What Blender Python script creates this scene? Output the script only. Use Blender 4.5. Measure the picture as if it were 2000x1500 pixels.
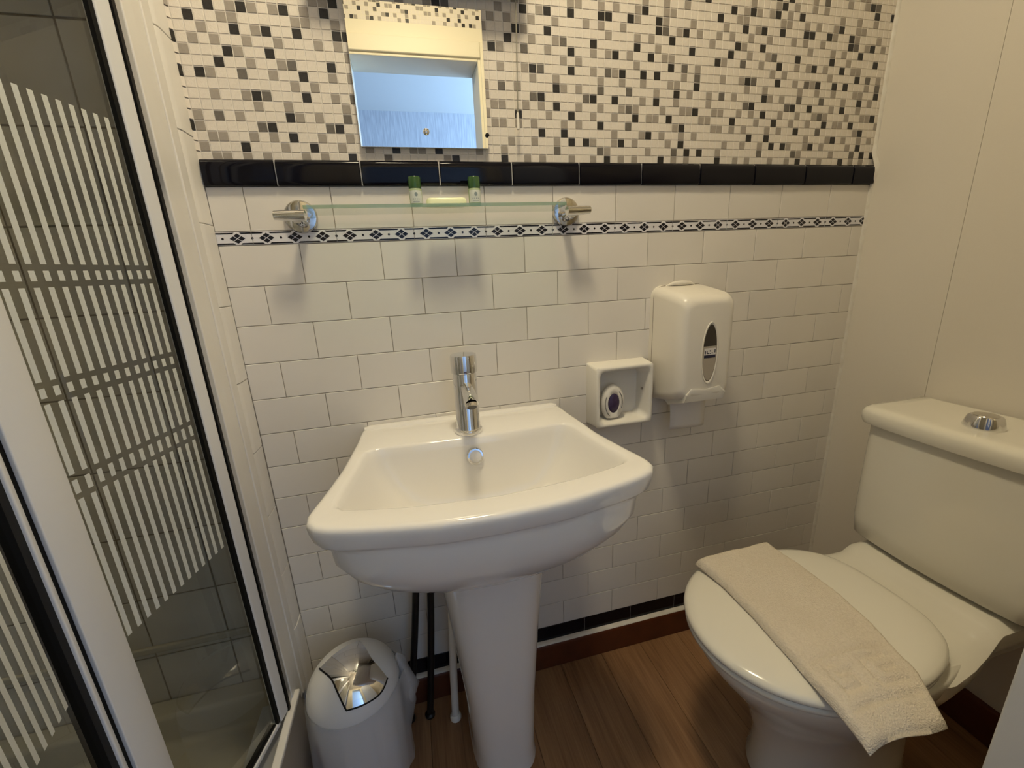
import bpy, math, random
from mathutils import Vector, Matrix

# ---------------------------------------------------------------- scene, camera, light
scene = bpy.context.scene
for o in list(bpy.data.objects):
    bpy.data.objects.remove(o, do_unlink=True)
COL = scene.collection
random.seed(7)
PI = math.pi
sin, cos = math.sin, math.cos

CAM = Vector((0.1948, -0.9237, 1.1256))
YAW, PITCH, ROLL, FPX = 0.2302, 0.2677, 0.0500, 809.55
cdat = bpy.data.cameras.new('camera')
cam = bpy.data.objects.new('camera', cdat)
COL.objects.link(cam)
_f = Vector((sin(YAW) * cos(PITCH), cos(YAW) * cos(PITCH), -sin(PITCH)))
_r = Vector((cos(YAW), -sin(YAW), 0))
_d = _f.cross(_r)
_r2 = cos(ROLL) * _r + sin(ROLL) * _d
_d2 = -sin(ROLL) * _r + cos(ROLL) * _d
M = Matrix((( _r2.x, -_d2.x, -_f.x, CAM.x), (_r2.y, -_d2.y, -_f.y, CAM.y), (_r2.z, -_d2.z, -_f.z, CAM.z), (0, 0, 0, 1)))
cam.matrix_world = M
cdat.sensor_fit = 'HORIZONTAL'
cdat.sensor_width = 36.0
cdat.lens = FPX / 2000.0 * 36.0
cdat.clip_start = 0.01
scene.camera = cam

vs = scene.view_settings
vs.view_transform = 'Standard'
vs.look = 'None'
vs.gamma = 1.0
vs.use_curve_mapping = False
vs.exposure = 0.0
scene.cycles.max_bounces = 8

world = bpy.data.worlds.new('world')
scene.world = world
world.use_nodes = True
world.node_tree.nodes['Background'].inputs[0].default_value = (0.45, 0.62, 1.0, 1)
world.node_tree.nodes['Background'].inputs[1].default_value = 0.3

LAMP_POS = (0.32, -0.50, 2.38)
LAMP_STRENGTH = 104.0
LAMP_COLOR = (1.0, 0.85, 0.57)
# daylight through the bedroom window
wl = bpy.data.lights.new('bedroom_window_daylight', 'AREA')
wl.shape = 'RECTANGLE'
wl.size, wl.size_y = 1.5, 1.4
wl.energy = 80.0
wl.color = (0.36, 0.60, 1.0)
wlo = bpy.data.objects.new('bedroom_window_daylight', wl)
COL.objects.link(wlo)
wlo.location = (2.14, -2.2, 1.55)
wlo.rotation_euler = (0, math.radians(90), 0)


# ---------------------------------------------------------------- helpers
class MB:
    def __init__(s):
        s.v, s.f, s.m = [], [], []

    def add(s, vs_, fs, mi=0):
        n = len(s.v)
        s.v += [tuple(p) for p in vs_]
        for f in fs:
            s.f.append(tuple(i + n for i in f))
            s.m.append(mi)
        return s

    def box(s, x0, x1, y0, y1, z0, z1, mi=0):
        return s.add([(x0, y0, z0), (x1, y0, z0), (x1, y1, z0), (x0, y1, z0), (x0, y0, z1), (x1, y0, z1), (x1, y1, z1), (x0, y1, z1)],
                     [(0, 3, 2, 1), (4, 5, 6, 7), (0, 1, 5, 4), (1, 2, 6, 5), (2, 3, 7, 6), (3, 0, 4, 7)], mi)

    def loft(s, rings, closed=True, cap0=True, cap1=True, mi=0):
        n = len(rings[0])
        vs_ = [p for r in rings for p in r]
        fs = []
        for k in range(len(rings) - 1):
            for i in range(n if closed else n - 1):
                j = (i + 1) % n
                fs.append((k * n + i, k * n + j, (k + 1) * n + j, (k + 1) * n + i))
        if cap0:
            fs.append(tuple(reversed(range(n))))
        if cap1:
            fs.append(tuple(range((len(rings) - 1) * n, len(rings) * n)))
        return s.add(vs_, fs, mi)

    def lathe(s, prof, c=(0, 0, 0), n=32, mi=0, cap0=True, cap1=True):
        rings = [[(c[0] + r * cos(2 * PI * i / n), c[1] + r * sin(2 * PI * i / n), c[2] + z) for i in range(n)] for r, z in prof]
        return s.loft(rings, True, cap0, cap1, mi)

    def tube(s, pts, r, n=12, mi=0, caps=True):
        pts = [Vector(p) for p in pts]
        rs = r if isinstance(r, (list, tuple)) else [r] * len(pts)
        rings = []
        up = Vector((0.3, 0.5, 0.81))
        for k, p in enumerate(pts):
            t = (pts[min(k + 1, len(pts) - 1)] - pts[max(k - 1, 0)]).normalized()
            a = t.cross(up)
            if a.length < 1e-4:
                a = t.cross(Vector((1, 0, 0)))
            a.normalize()
            b = t.cross(a)
            up = a.cross(t)
            rings.append([tuple(p + rs[k] * (cos(2 * PI * i / n) * a + sin(2 * PI * i / n) * b)) for i in range(n)])
        return s.loft(rings, True, caps, caps, mi)

    def mesh(s, name, mats, smooth=None):
        me = bpy.data.meshes.new(name)
        me.from_pydata(s.v, [], s.f)
        for m in (mats if isinstance(mats, (list, tuple)) else [mats]):
            me.materials.append(m)
        if any(s.m):
            me.polygons.foreach_set('material_index', s.m)
        me.validate()
        import bmesh
        bm = bmesh.new()
        bm.from_mesh(me)
        bmesh.ops.recalc_face_normals(bm, faces=bm.faces)
        bm.to_mesh(me)
        bm.free()
        if smooth is not None:
            me.polygons.foreach_set('use_smooth', [True] * len(me.polygons))
            me.set_sharp_from_angle(angle=math.radians(smooth))
        me.update()
        return me

    def build(s, name, mats, parent=None, smooth=None, bevel=0, subsurf=0, seg=2, loc=None):
        return link(name, s.mesh(name, mats, smooth), parent, bevel, subsurf, seg, loc)


def link(name, me, parent=None, bevel=0, subsurf=0, seg=2, loc=None):
    o = bpy.data.objects.new(name, me)
    COL.objects.link(o)
    if parent is not None:
        o.parent = parent
    if loc is not None:
        o.location = loc
    if bevel:
        b = o.modifiers.new('bevel', 'BEVEL')
        b.width = bevel
        b.segments = seg
        b.limit_method = 'ANGLE'
        b.angle_limit = math.radians(40)
        me.polygons.foreach_set('use_smooth', [True] * len(me.polygons))
        w = o.modifiers.new('wn', 'WEIGHTED_NORMAL')
        w.keep_sharp = True
    if subsurf:
        q = o.modifiers.new('sub', 'SUBSURF')
        q.levels = q.render_levels = subsurf
    return o


def tag(o, label, cat=None, group=None, kind=None):
    o['label'] = label
    if cat:
        o['category'] = cat
    if group:
        o['group'] = group
    if kind:
        o['kind'] = kind
    return o


def empty(name, loc, label, cat, group=None):
    o = bpy.data.objects.new(name, None)
    COL.objects.link(o)
    o.location = loc
    o.empty_display_size = 0.05
    return tag(o, label, cat, group)


def put(o, parent):
    """parent an object built in world coordinates under a thing whose origin is elsewhere"""
    o.parent = parent
    o.location = Vector(o.location) - Vector(parent.location)
    return o


# ---------------------------------------------------------------- materials
def mat(name, color, rough=0.5, metal=0.0, spec=0.5, coat=0.0, noise=None, bump=None, trans=0.0, emit=None, alpha=1.0, ior=1.45, detail_coord='Object', sss=0):
    m = bpy.data.materials.new(name)
    m.use_nodes = True
    nt = m.node_tree
    b = nt.nodes['Principled BSDF']
    b.inputs['Base Color'].default_value = (*color, 1)
    b.inputs['Roughness'].default_value = rough
    b.inputs['Metallic'].default_value = metal
    b.inputs['Specular IOR Level'].default_value = spec
    b.inputs['Coat Weight'].default_value = coat
    b.inputs['Coat Roughness'].default_value = 0.03
    b.inputs['Transmission Weight'].default_value = trans
    b.inputs['IOR'].default_value = ior
    b.inputs['Alpha'].default_value = alpha
    if emit:
        b.inputs['Emission Color'].default_value = (*emit[0], 1)
        b.inputs['Emission Strength'].default_value = emit[1]
    tc = nt.nodes.new('ShaderNodeTexCoord')
    if noise:   # (scale, amount, colour2)
        n = nt.nodes.new('ShaderNodeTexNoise')
        n.inputs['Scale'].default_value = noise[0]
        n.inputs['Detail'].default_value = 4
        nt.links.new(tc.outputs[detail_coord], n.inputs['Vector'])
        r = nt.nodes.new('ShaderNodeValToRGB')
        r.color_ramp.elements[0].position = 0.35
        r.color_ramp.elements[1].position = 0.7
        r.color_ramp.elements[0].color = (*color, 1)
        c2 = noise[2]
        r.color_ramp.elements[1].color = (*[color[i] + (c2[i] - color[i]) * noise[1] for i in range(3)], 1)
        nt.links.new(n.outputs['Fac'], r.inputs['Fac'])
        nt.links.new(r.outputs['Color'], b.inputs['Base Color'])
    if bump:    # (scale, strength, distance)
        n = nt.nodes.new('ShaderNodeTexNoise')
        n.inputs['Scale'].default_value = bump[0]
        n.inputs['Detail'].default_value = 3
        nt.links.new(tc.outputs[detail_coord], n.inputs['Vector'])
        u = nt.nodes.new('ShaderNodeBump')
        u.inputs['Strength'].default_value = bump[1]
        u.inputs['Distance'].default_value = bump[2]
        nt.links.new(n.outputs['Fac'], u.inputs['Height'])
        nt.links.new(u.outputs['Normal'], b.inputs['Normal'])
    return m


def random_tint(m, amount):
    """slight piece to piece variation of value"""
    nt = m.node_tree
    b = nt.nodes['Principled BSDF']
    oi = nt.nodes.new('ShaderNodeObjectInfo')
    mr = nt.nodes.new('ShaderNodeMapRange')
    mr.inputs['To Min'].default_value = 1 - amount
    mr.inputs['To Max'].default_value = 1.0
    nt.links.new(oi.outputs['Random'], mr.inputs['Value'])
    h = nt.nodes.new('ShaderNodeHueSaturation')
    src = b.inputs['Base Color']
    if src.is_linked:
        nt.links.new(src.links[0].from_socket, h.inputs['Color'])
    else:
        h.inputs['Color'].default_value = src.default_value
    nt.links.new(mr.outputs['Result'], h.inputs['Value'])
    nt.links.new(h.outputs['Color'], src)
    return m


def glassy(name, tint, gloss=0.0, rough=0.0, ior=1.5):
    """clear sheet: straight-through tinted transparency plus Fresnel reflection"""
    m = bpy.data.materials.new(name)
    m.use_nodes = True
    nt = m.node_tree
    nt.nodes.remove(nt.nodes['Principled BSDF'])
    out = nt.nodes['Material Output']
    t = nt.nodes.new('ShaderNodeBsdfTransparent')
    t.inputs['Color'].default_value = (*tint, 1)
    g = nt.nodes.new('ShaderNodeBsdfGlossy')
    g.inputs['Roughness'].default_value = rough
    fr = nt.nodes.new('ShaderNodeFresnel')
    fr.inputs['IOR'].default_value = ior
    mx = nt.nodes.new('ShaderNodeMixShader')
    # reflect on the entry face only, so a thin pane does not trap light inside itself
    geo = nt.nodes.new('ShaderNodeNewGeometry')
    inv = nt.nodes.new('ShaderNodeMath'); inv.operation = 'SUBTRACT'; inv.inputs[0].default_value = 1.0
    nt.links.new(geo.outputs['Backfacing'], inv.inputs[1])
    ml = nt.nodes.new('ShaderNodeMath'); ml.operation = 'MULTIPLY'
    nt.links.new(fr.outputs['Fac'], ml.inputs[0])
    nt.links.new(inv.outputs[0], ml.inputs[1])
    nt.links.new(ml.outputs[0], mx.inputs['Fac'])
    nt.links.new(t.outputs[0], mx.inputs[1])
    nt.links.new(g.outputs[0], mx.inputs[2])
    nt.links.new(mx.outputs[0], out.inputs['Surface'])
    return m


def veil(name, color, opacity, rough=0.5):
    """thin film: part diffuse, part see-through"""
    m = bpy.data.materials.new(name)
    m.use_nodes = True
    nt = m.node_tree
    b = nt.nodes['Principled BSDF']
    b.inputs['Base Color'].default_value = (*color, 1)
    b.inputs['Roughness'].default_value = rough
    b.inputs['Alpha'].default_value = opacity
    return m


TILE = random_tint(mat('white_glazed_tile', (0.80, 0.76, 0.70), 0.24, spec=0.4, noise=(9, 0.35, (0.72, 0.68, 0.62)), bump=(14, 0.05, 0.002)), 0.07)
EDGE_TILE = random_tint(mat('white_edge_tile', (0.80, 0.77, 0.72), 0.22, bump=(14, 0.06, 0.002)), 0.04)
GROUT = mat('tile_grout', (0.42, 0.37, 0.31), 0.9, noise=(30, 0.8, (0.20, 0.17, 0.14)))
BLACK_TILE = mat('black_glazed_tile', (0.004, 0.004, 0.008), 0.07, spec=0.28, bump=(20, 0.05, 0.002))
CAP_GROUT = mat('pale_grout', (0.62, 0.60, 0.57), 0.85, noise=(60, 0.5, (0.4, 0.36, 0.3)))
BORDER = mat('border_tile_glaze', (0.74, 0.73, 0.76), 0.15)
INK = mat('black_print', (0.008, 0.008, 0.014), 0.2)
PAPER = mat('wallpaper_ground', (0.74, 0.69, 0.62), 0.65, bump=(400, 0.2, 0.001))
MOS_W = random_tint(mat('mosaic_cream', (0.76, 0.70, 0.62), 0.6, bump=(500, 0.35, 0.001), noise=(220, 0.5, (0.68, 0.62, 0.54))), 0.05)
MOS_K = mat('mosaic_black', (0.018, 0.016, 0.015), 0.45, noise=(300, 0.4, (0.05, 0.045, 0.04)))
MOS_G = random_tint(mat('mosaic_grey', (0.36, 0.32, 0.275), 0.55, noise=(260, 0.6, (0.30, 0.265, 0.225))), 0.12)
MOS_D = mat('mosaic_dark_grey', (0.15, 0.135, 0.118), 0.55, noise=(260, 0.6, (0.10, 0.09, 0.075)))
PANEL = mat('white_wall_panel', (0.70, 0.655, 0.58), 0.38, bump=(900, 0.12, 0.0006), noise=(700, 0.12, (0.60, 0.55, 0.47)))
CAULK = mat('white_sealant', (0.72, 0.69, 0.63), 0.45, noise=(40, 0.5, (0.55, 0.49, 0.40)), bump=(60, 0.3, 0.002))
PLASTER = mat('cream_paint', (0.80, 0.74, 0.58), 0.5)
CEIL = mat('ceiling_paint', (0.82, 0.79, 0.72), 0.7)
BEDWALL = mat('bedroom_textured_wall', (0.74, 0.74, 0.76), 0.8)
CERAMIC = mat('white_sanitary_ceramic', (0.83, 0.81, 0.78), 0.07, coat=0.3)
TOILET = mat('cream_sanitary_ceramic', (0.76, 0.73, 0.64), 0.10, coat=0.25)
SEAT = mat('white_toilet_seat_plastic', (0.78, 0.75, 0.66), 0.13)
CHROME = mat('chrome', (0.80, 0.80, 0.80), 0.05, metal=1.0)
CHROME_DULL = mat('worn_chrome', (0.70, 0.68, 0.64), 0.09, metal=1.0, noise=(120, 0.5, (0.42, 0.38, 0.32)))
MIRROR = mat('mirror_silver', (0.93, 0.95, 0.94), 0.0, metal=1.0)
RUBBER = mat('black_rubber', (0.006, 0.006, 0.006), 0.5, spec=0.2)
WHITE_PVC = mat('white_frame', (0.78, 0.755, 0.71), 0.32, noise=(14, 0.3, (0.68, 0.64, 0.57)))
ALU = mat('satin_aluminium', (0.55, 0.56, 0.58), 0.30, metal=0.6)
STILE = mat('white_coated_metal', (0.70, 0.70, 0.70), 0.35)
PLASTIC = mat('white_plastic', (0.78, 0.74, 0.66), 0.28)
PLASTIC2 = mat('white_box_plastic', (0.80, 0.77, 0.70), 0.35)
PURPLE = mat('purple_gel', (0.075, 0.05, 0.11), 0.12, noise=(60, 0.7, (0.03, 0.022, 0.055)))
DARKPL = mat('smoked_window', (0.05, 0.042, 0.034), 0.12)
TISSUE = mat('tissue_paper', (0.74, 0.71, 0.68), 0.9, bump=(260, 0.2, 0.001))
TOWEL = mat('cream_terry_towel', (0.80, 0.72, 0.60), 0.95, spec=0.1, bump=(420, 0.8, 0.004), noise=(300, 0.5, (0.66, 0.58, 0.46)))
BIN = mat('white_bin_plastic', (0.74, 0.745, 0.75), 0.38)
LINER = veil('thin_bin_liner', (0.75, 0.76, 0.78), 0.38, 0.35)
BLACKPIPE = mat('black_hose', (0.007, 0.007, 0.008), 0.35)
GREEN = mat('green_plastic', (0.030, 0.085, 0.022), 0.22, coat=0.2)
BOTTLE = mat('pale_green_bottle', (0.36, 0.45, 0.26), 0.2)
LABEL = mat('bottle_label', (0.68, 0.72, 0.66), 0.5)
EMBLEM = mat('label_ink', (0.25, 0.31, 0.31), 0.5)
SOAP = mat('soap_wrapper', (0.86, 0.90, 0.58), 0.3)
NAVY = mat('navy_print', (0.02, 0.02, 0.05), 0.4)
SKIRT = mat('mahogany_skirting', (0.115, 0.030, 0.010), 0.32, noise=(22, 0.8, (0.075, 0.02, 0.008)))
DOORP = mat('door_paint', (0.62, 0.63, 0.64), 0.4)
TRAY = mat('shower_tray_acrylic', (0.46, 0.43, 0.37), 0.25)
STILL = mat('shower_tile', (0.60, 0.57, 0.52), 0.2, noise=(7, 0.7, (0.46, 0.43, 0.38)))
SGROUT = mat('shower_grout', (0.30, 0.26, 0.21), 0.9, noise=(20, 0.8, (0.18, 0.14, 0.10)))
GLASS = glassy('shower_glass', (0.88, 0.89, 0.86))
SHELF = glassy('shelf_glass', (0.93, 0.97, 0.94))
SHELF_EDGE = mat('shelf_glass_edge', (0.20, 0.34, 0.23), 0.1, alpha=0.72)
FROST = veil('frosted_print', (0.78, 0.80, 0.74), 0.72, 0.6)
DIFFUSER = mat('opal_diffuser', (0.85, 0.85, 0.82), 0.4)
LAMPGLOW = mat('lamp_glow', (0.9, 0.9, 0.9), 0.5, emit=(LAMP_COLOR, LAMP_STRENGTH))
PLINTH = mat('plinth_panel', (0.40, 0.36, 0.31), 0.35, noise=(12, 0.5, (0.30, 0.26, 0.21)))  # grey-brown base colour takes in the shade on this face


def wood_floor():
    m = bpy.data.materials.new('oak_laminate')
    m.use_nodes = True
    nt = m.node_tree
    b = nt.nodes['Principled BSDF']
    b.inputs['Roughness'].default_value = 0.34
    tc = nt.nodes.new('ShaderNodeTexCoord')
    oi = nt.nodes.new('ShaderNodeObjectInfo')
    mul = nt.nodes.new('ShaderNodeMath'); mul.operation = 'MULTIPLY'; mul.inputs[1].default_value = 37.0
    nt.links.new(oi.outputs['Random'], mul.inputs[0])
    comb = nt.nodes.new('ShaderNodeCombineXYZ')
    nt.links.new(mul.outputs[0], comb.inputs[0]); nt.links.new(mul.outputs[0], comb.inputs[1])
    add = nt.nodes.new('ShaderNodeVectorMath'); add.operation = 'ADD'
    nt.links.new(tc.outputs['Object'], add.inputs[0]); nt.links.new(comb.outputs[0], add.inputs[1])
    mp = nt.nodes.new('ShaderNodeMapping')
    mp.inputs['Scale'].default_value = (26, 2.2, 1)
    nt.links.new(add.outputs[0], mp.inputs['Vector'])
    n1 = nt.nodes.new('ShaderNodeTexNoise'); n1.inputs['Scale'].default_value = 1.0; n1.inputs['Detail'].default_value = 6; n1.inputs['Distortion'].default_value = 0.8
    nt.links.new(mp.outputs[0], n1.inputs['Vector'])
    mp2 = nt.nodes.new('ShaderNodeMapping'); mp2.inputs['Scale'].default_value = (260, 9, 1)
    nt.links.new(add.outputs[0], mp2.inputs['Vector'])
    n2 = nt.nodes.new('ShaderNodeTexNoise'); n2.inputs['Scale'].default_value = 1.0; n2.inputs['Detail'].default_value = 3
    nt.links.new(mp2.outputs[0], n2.inputs['Vector'])
    mixf = nt.nodes.new('ShaderNodeMix'); mixf.data_type = 'FLOAT'; mixf.inputs[0].default_value = 0.35
    nt.links.new(n1.outputs['Fac'], mixf.inputs[2]); nt.links.new(n2.outputs['Fac'], mixf.inputs[3])
    r = nt.nodes.new('ShaderNodeValToRGB')
    e = r.color_ramp.elements
    e[0].position, e[0].color = 0.30, (0.160, 0.080, 0.037, 1)
    e[1].position, e[1].color = 0.72, (0.42, 0.245, 0.125, 1)
    q = e.new(0.5); q.color = (0.29, 0.155, 0.075, 1)
    nt.links.new(mixf.outputs[0], r.inputs['Fac'])
    nt.links.new(r.outputs['Color'], b.inputs['Base Color'])
    u = nt.nodes.new('ShaderNodeBump'); u.inputs['Strength'].default_value = 0.15; u.inputs['Distance'].default_value = 0.001
    nt.links.new(n2.outputs['Fac'], u.inputs['Height']); nt.links.new(u.outputs['Normal'], b.inputs['Normal'])
    return random_tint(m, 0.18)


WOOD = wood_floor()


def streaky_wall():
    """bedroom wall paper with fine vertical relief"""
    nt = BEDWALL.node_tree
    b = nt.nodes['Principled BSDF']
    tc = nt.nodes['Texture Coordinate'] if 'Texture Coordinate' in nt.nodes else nt.nodes.new('ShaderNodeTexCoord')
    mp = nt.nodes.new('ShaderNodeMapping'); mp.inputs['Scale'].default_value = (90, 90, 7)
    nt.links.new(tc.outputs['Object'], mp.inputs['Vector'])
    n = nt.nodes.new('ShaderNodeTexNoise'); n.inputs['Scale'].default_value = 1; n.inputs['Detail'].default_value = 3
    nt.links.new(mp.outputs[0], n.inputs['Vector'])
    r = nt.nodes.new('ShaderNodeValToRGB')
    r.color_ramp.elements[0].position, r.color_ramp.elements[0].color = 0.35, (0.50, 0.50, 0.53, 1)
    r.color_ramp.elements[1].position, r.color_ramp.elements[1].color = 0.65, (0.66, 0.66, 0.68, 1)
    nt.links.new(n.outputs['Fac'], r.inputs['Fac']); nt.links.new(r.outputs['Color'], b.inputs['Base Color'])


streaky_wall()

# ---------------------------------------------------------------- room shell
X0, X1 = -0.14, 1.405          # faces of the left return and of the right wall
YD = -1.25                     # wall with the door
H = 2.40

wall_back = MB().box(X0 - 0.05, X1 + 0.1, 0.0015, 0.12, 0, 1.3425).build('wall_back', GROUT)
tag(wall_back, 'back wall with white brick-bond tiles below and mosaic pattern above', 'wall', kind='structure')
MB().box(X0 - 0.06, X1 + 0.1, 0.0065, 0.12, 1.3426, H).build('wallpaper_backing', PAPER, wall_back)

wall_right = MB().box(X1 + 0.004, X1 + 0.1, YD, 0.0, 0, H).build('wall_right', CAULK)
tag(wall_right, 'plain off-white panelled wall behind the toilet', 'wall', kind='structure')
MB().box(X1, X1 + 0.0039, -0.2142, -0.0005, 0.0, H).build('wall_panel', PANEL, wall_right)
MB().box(X1, X1 + 0.0039, YD + 0.002, -0.2150, 0.0, H).build('wall_panel', PANEL, wall_right)

floor = MB().box(-0.95, X1 + 0.1, YD - 0.17, 0.12, -0.06, -0.010).build('floor', SKIRT)
tag(floor, 'oak-look laminate floor boards running away from the viewer', 'floor', kind='structure')
PW = 0.128
k = 0
x = -0.126
while x < X1 - 0.002:
    x2 = min(x + PW, X1)
    cuts = [YD, -0.98 + 0.37 * ((k * 5) % 7) / 7.0, -0.001]
    for a, c in zip(cuts[:-1], cuts[1:]):
        hx, hy = (x2 - x) / 2 - 0.0004, (c - a) / 2 - 0.0004
        mb = MB()
        mb.loft([[(-hx, -hy, -0.010), (hx, -hy, -0.010), (hx, hy, -0.010), (-hx, hy, -0.010)],
                 [(-hx, -hy, -0.0004), (hx, -hy, -0.0004), (hx, hy, -0.0004), (-hx, hy, -0.0004)],
                 [(-hx + .0004, -hy + .0004, 0), (hx - .0004, -hy + .0004, 0), (hx - .0004, hy - .0004, 0), (-hx + .0004, hy - .0004, 0)]])
        mb.build('plank', WOOD, floor, loc=((x + x2) / 2, (a + c) / 2, 0))
    x = x2
    k += 1

ceiling = MB().box(-0.95, X1 + 0.1, YD - 0.19, 0.12, H, H + 0.06).build('ceiling', CEIL)
tag(ceiling, 'white painted ceiling of the shower room', 'ceiling', kind='structure')

# skirting and sealant
sk = MB()
sk.loft([[(a, 0.001, 0.0), (a, -0.016, 0.0), (a, -0.016, 0.070), (a, -0.012, 0.079), (a, 0.001, 0.080)] for a in (X0 + 0.012, X1)])
tag(sk.build('baseboard_back', SKIRT, bevel=0.0015), 'dark red-brown wooden skirting along the tiled back wall', 'skirting', kind='structure')
sk = MB()
sk.loft([[(X1, a, 0.0), (X1 - 0.016, a, 0.0), (X1 - 0.016, a, 0.085), (X1 - 0.012, a, 0.094), (X1, a, 0.095)] for a in (-0.017, YD)])
tag(sk.build('baseboard_right', SKIRT, bevel=0.0015), 'dark red-brown wooden skirting under the plain wall beside the toilet', 'skirting', kind='structure')
pts = []
mb = MB()
rings = []
for i in range(60):
    xx = X0 + 0.012 + (X1 - X0 - 0.013) * i / 59
    w = 0.0042 + 0.0012 * random.random()
    rings.append([(xx, 0.0, 0.0795), (xx, -0.012, 0.0795), (xx, -0.010, 0.0795 + w * 0.7), (xx, -0.004, 0.0795 + w), (xx, 0.0, 0.0795 + w * 1.15)])
mb.loft(rings)
tag(mb.build('trim_1', CAULK, smooth=60), 'thin white sealant bead on top of the back skirting', 'sealant', kind='structure')
mb = MB()
rings = []
for i in range(80):
    zz = 0.08 + (H - 0.08) * i / 79
    w = 0.0055 + 0.002 * random.random()
    if zz < 1.343:
        yb = 0.0
    else:
        yb = 0.006
    if 1.29 < zz < 1.36:
        yb = -0.006
        w = 0.008
    rings.append([(X1 + .001, yb + 0.001, zz), (X1 + .001, yb - w, zz), (X1 - w * .75, yb - w * .6, zz), (X1 - w, yb, zz)])
mb.loft(rings)
tag(mb.build('trim_2', CAULK, smooth=60), 'white sealant bead in the corner between tiles and plain wall', 'sealant', kind='structure')


# ---- glazed tiles
_tile_cache = {}


def tile_mesh(w, h, t, ch, material, name):
    key = (round(w, 4), round(h, 4), t, ch, material.name)
    if key in _tile_cache:
        return _tile_cache[key]
    a, b = w / 2, h / 2
    mb = MB()
    mb.loft([[(-a, 0, -b), (a, 0, -b), (a, 0, b), (-a, 0, b)],
             [(-a, -t + ch, -b), (a, -t + ch, -b), (a, -t + ch, b), (-a, -t + ch, b)],
             [(-a + ch, -t, -b + ch), (a - ch, -t, -b + ch), (a - ch, -t, b - ch), (-a + ch, -t, b - ch)]], cap0=False)
    me = mb.mesh(name, material)
    _tile_cache[key] = me
    return me


def row(x_first, pitch, xa, xb, gap):
    j = [xa]
    xx = x_first
    while xx <= xa + 0.004:
        xx += pitch
    while xx < xb - 0.004:
        j.append(xx)
        xx += pitch
    j.append(xb)
    return [(p + gap / 2, q - gap / 2) for p, q in zip(j[:-1], j[1:])]


def lay(parent, name, spans, z0, z1, material, t=0.0015, yback=0.0015, ch=0.0007, gap=0.0013, jitter=0.0003):
    out = []
    for a, b in spans:
        me = tile_mesh(b - a, z1 - z0 - gap, t, ch, material, name)
        o = link(name, me, parent, loc=((a + b) / 2, yback - random.random() * jitter, (z0 + z1) / 2))
        o.rotation_euler = ((random.random() - .5) * 0.006, 0, (random.random() - .5) * 0.003)
        out.append(o)
    return out


ZB = 1.195
CH = 0.0759
lay(wall_back, 'wall_tile', row(-0.0792, 0.1505, X0, X1, 0.0013), 1.2200, 1.2975, TILE)
for n in range(14):
    z1 = ZB - n * CH
    ph = 0.0 if n % 2 == 0 else 0.5
    lay(wall_back, 'wall_tile', row((ph - 2) * 0.1515, 0.1515, X0, X1, 0.0013), z1 - CH, z1, TILE)
for o in lay(wall_back, 'plinth_tile', row(0.595 - 6 * 0.1495, 0.1495, X0, X1, 0.0013), 0.0845, ZB - 14 * CH, BLACK_TILE):
    pass

# black capping tiles
GC = MB().box(X0, X1, -0.0045, 0.0014, 1.2985, 1.3405)
GC.build('cap_grout', CAP_GROUT, wall_back)
for a, b in row(-0.0165 - 0.15 * 2, 0.1498, X0 + 0.001, X1 - 0.001, 0.0022):
    w = (b - a) / 2
    prof = [(0.0014, 0.0), (-0.0070, 0.0), (-0.0082, 0.0010), (-0.0088, 0.010), (-0.0088, 0.030), (-0.0078, 0.0385), (-0.0050, 0.0435), (-0.0005, 0.0452), (0.0064, 0.0454)]
    mb = MB()
    ch = 0.0012
    mb.loft([[(-w, y * .8, .0008 + z * .96) for y, z in prof], [(-w + ch, y, z) for y, z in prof], [(w - ch, y, z) for y, z in prof], [(w, y * .8, .0008 + z * .96) for y, z in prof]])
    o = mb.build('cap_tile', BLACK_TILE, wall_back, smooth=50, loc=((a + b) / 2, -random.random() * 0.0006, 1.2975))
    o.rotation_euler = (0, (random.random() - .5) * 0.004, 0)


# patterned border tiles with a printed pattern
def border_print(w0, w1, origin):
    """pattern pieces between w0..w1 (metres from the tile joint at origin)"""
    mb = MB()
    y = -0.00025

    def poly(p):
        mb.add([(a, y, b) for a, b in p], [tuple(range(len(p)))])
    hz = 0.0120
    # diamonds every 50 mm
    k = -1
    while True:
        c = 0.025 + 0.05 * k
        k += 1
        if c > w1 + .03:
            break
        for dx, dz in ((0, 0.00485), (0, -0.00485), (0.0072, 0), (-0.0072, 0)):
            p = [(c + dx - 0.0062, dz), (c + dx, dz - 0.0042), (c + dx + 0.0062, dz), (c + dx, dz + 0.0042)]
            if p[0][0] >= w0 and p[2][0] <= w1:
                poly(p)
        d = c + 0.025
        if w0 + .001 < d < w1 - .001 or abs(d - w1) <= .001 or abs(d - w0) <= .001:
            ps = [(min(max(d + 0.0022 * cos(2 * PI * i / 10), w0), w1), 0.0022 * sin(2 * PI * i / 10)) for i in range(10)]
            poly(ps)
        if abs(c - 0.025 - w0) < .001 and w0 < .002:
            ps = [(min(max(w0 + 0.0022 * cos(2 * PI * i / 10), w0), w1), 0.0022 * sin(2 * PI * i / 10)) for i in range(10)]
            poly(ps)
        a, b = c + 0.0042, c + 0.05 - 0.0042
        for s in (-1, 1):
            z_in, z_out = s * 0.0080, s * 0.0108
            p = [(a + 0.0032, z_in), (b - 0.0032, z_in), (b, z_out), (a, z_out)]
            p = [(min(max(q, w0), w1), zz) for q, zz in p]
            if p[1][0] - p[0][0] > 0.001:
                poly(p)
    return mb


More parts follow.
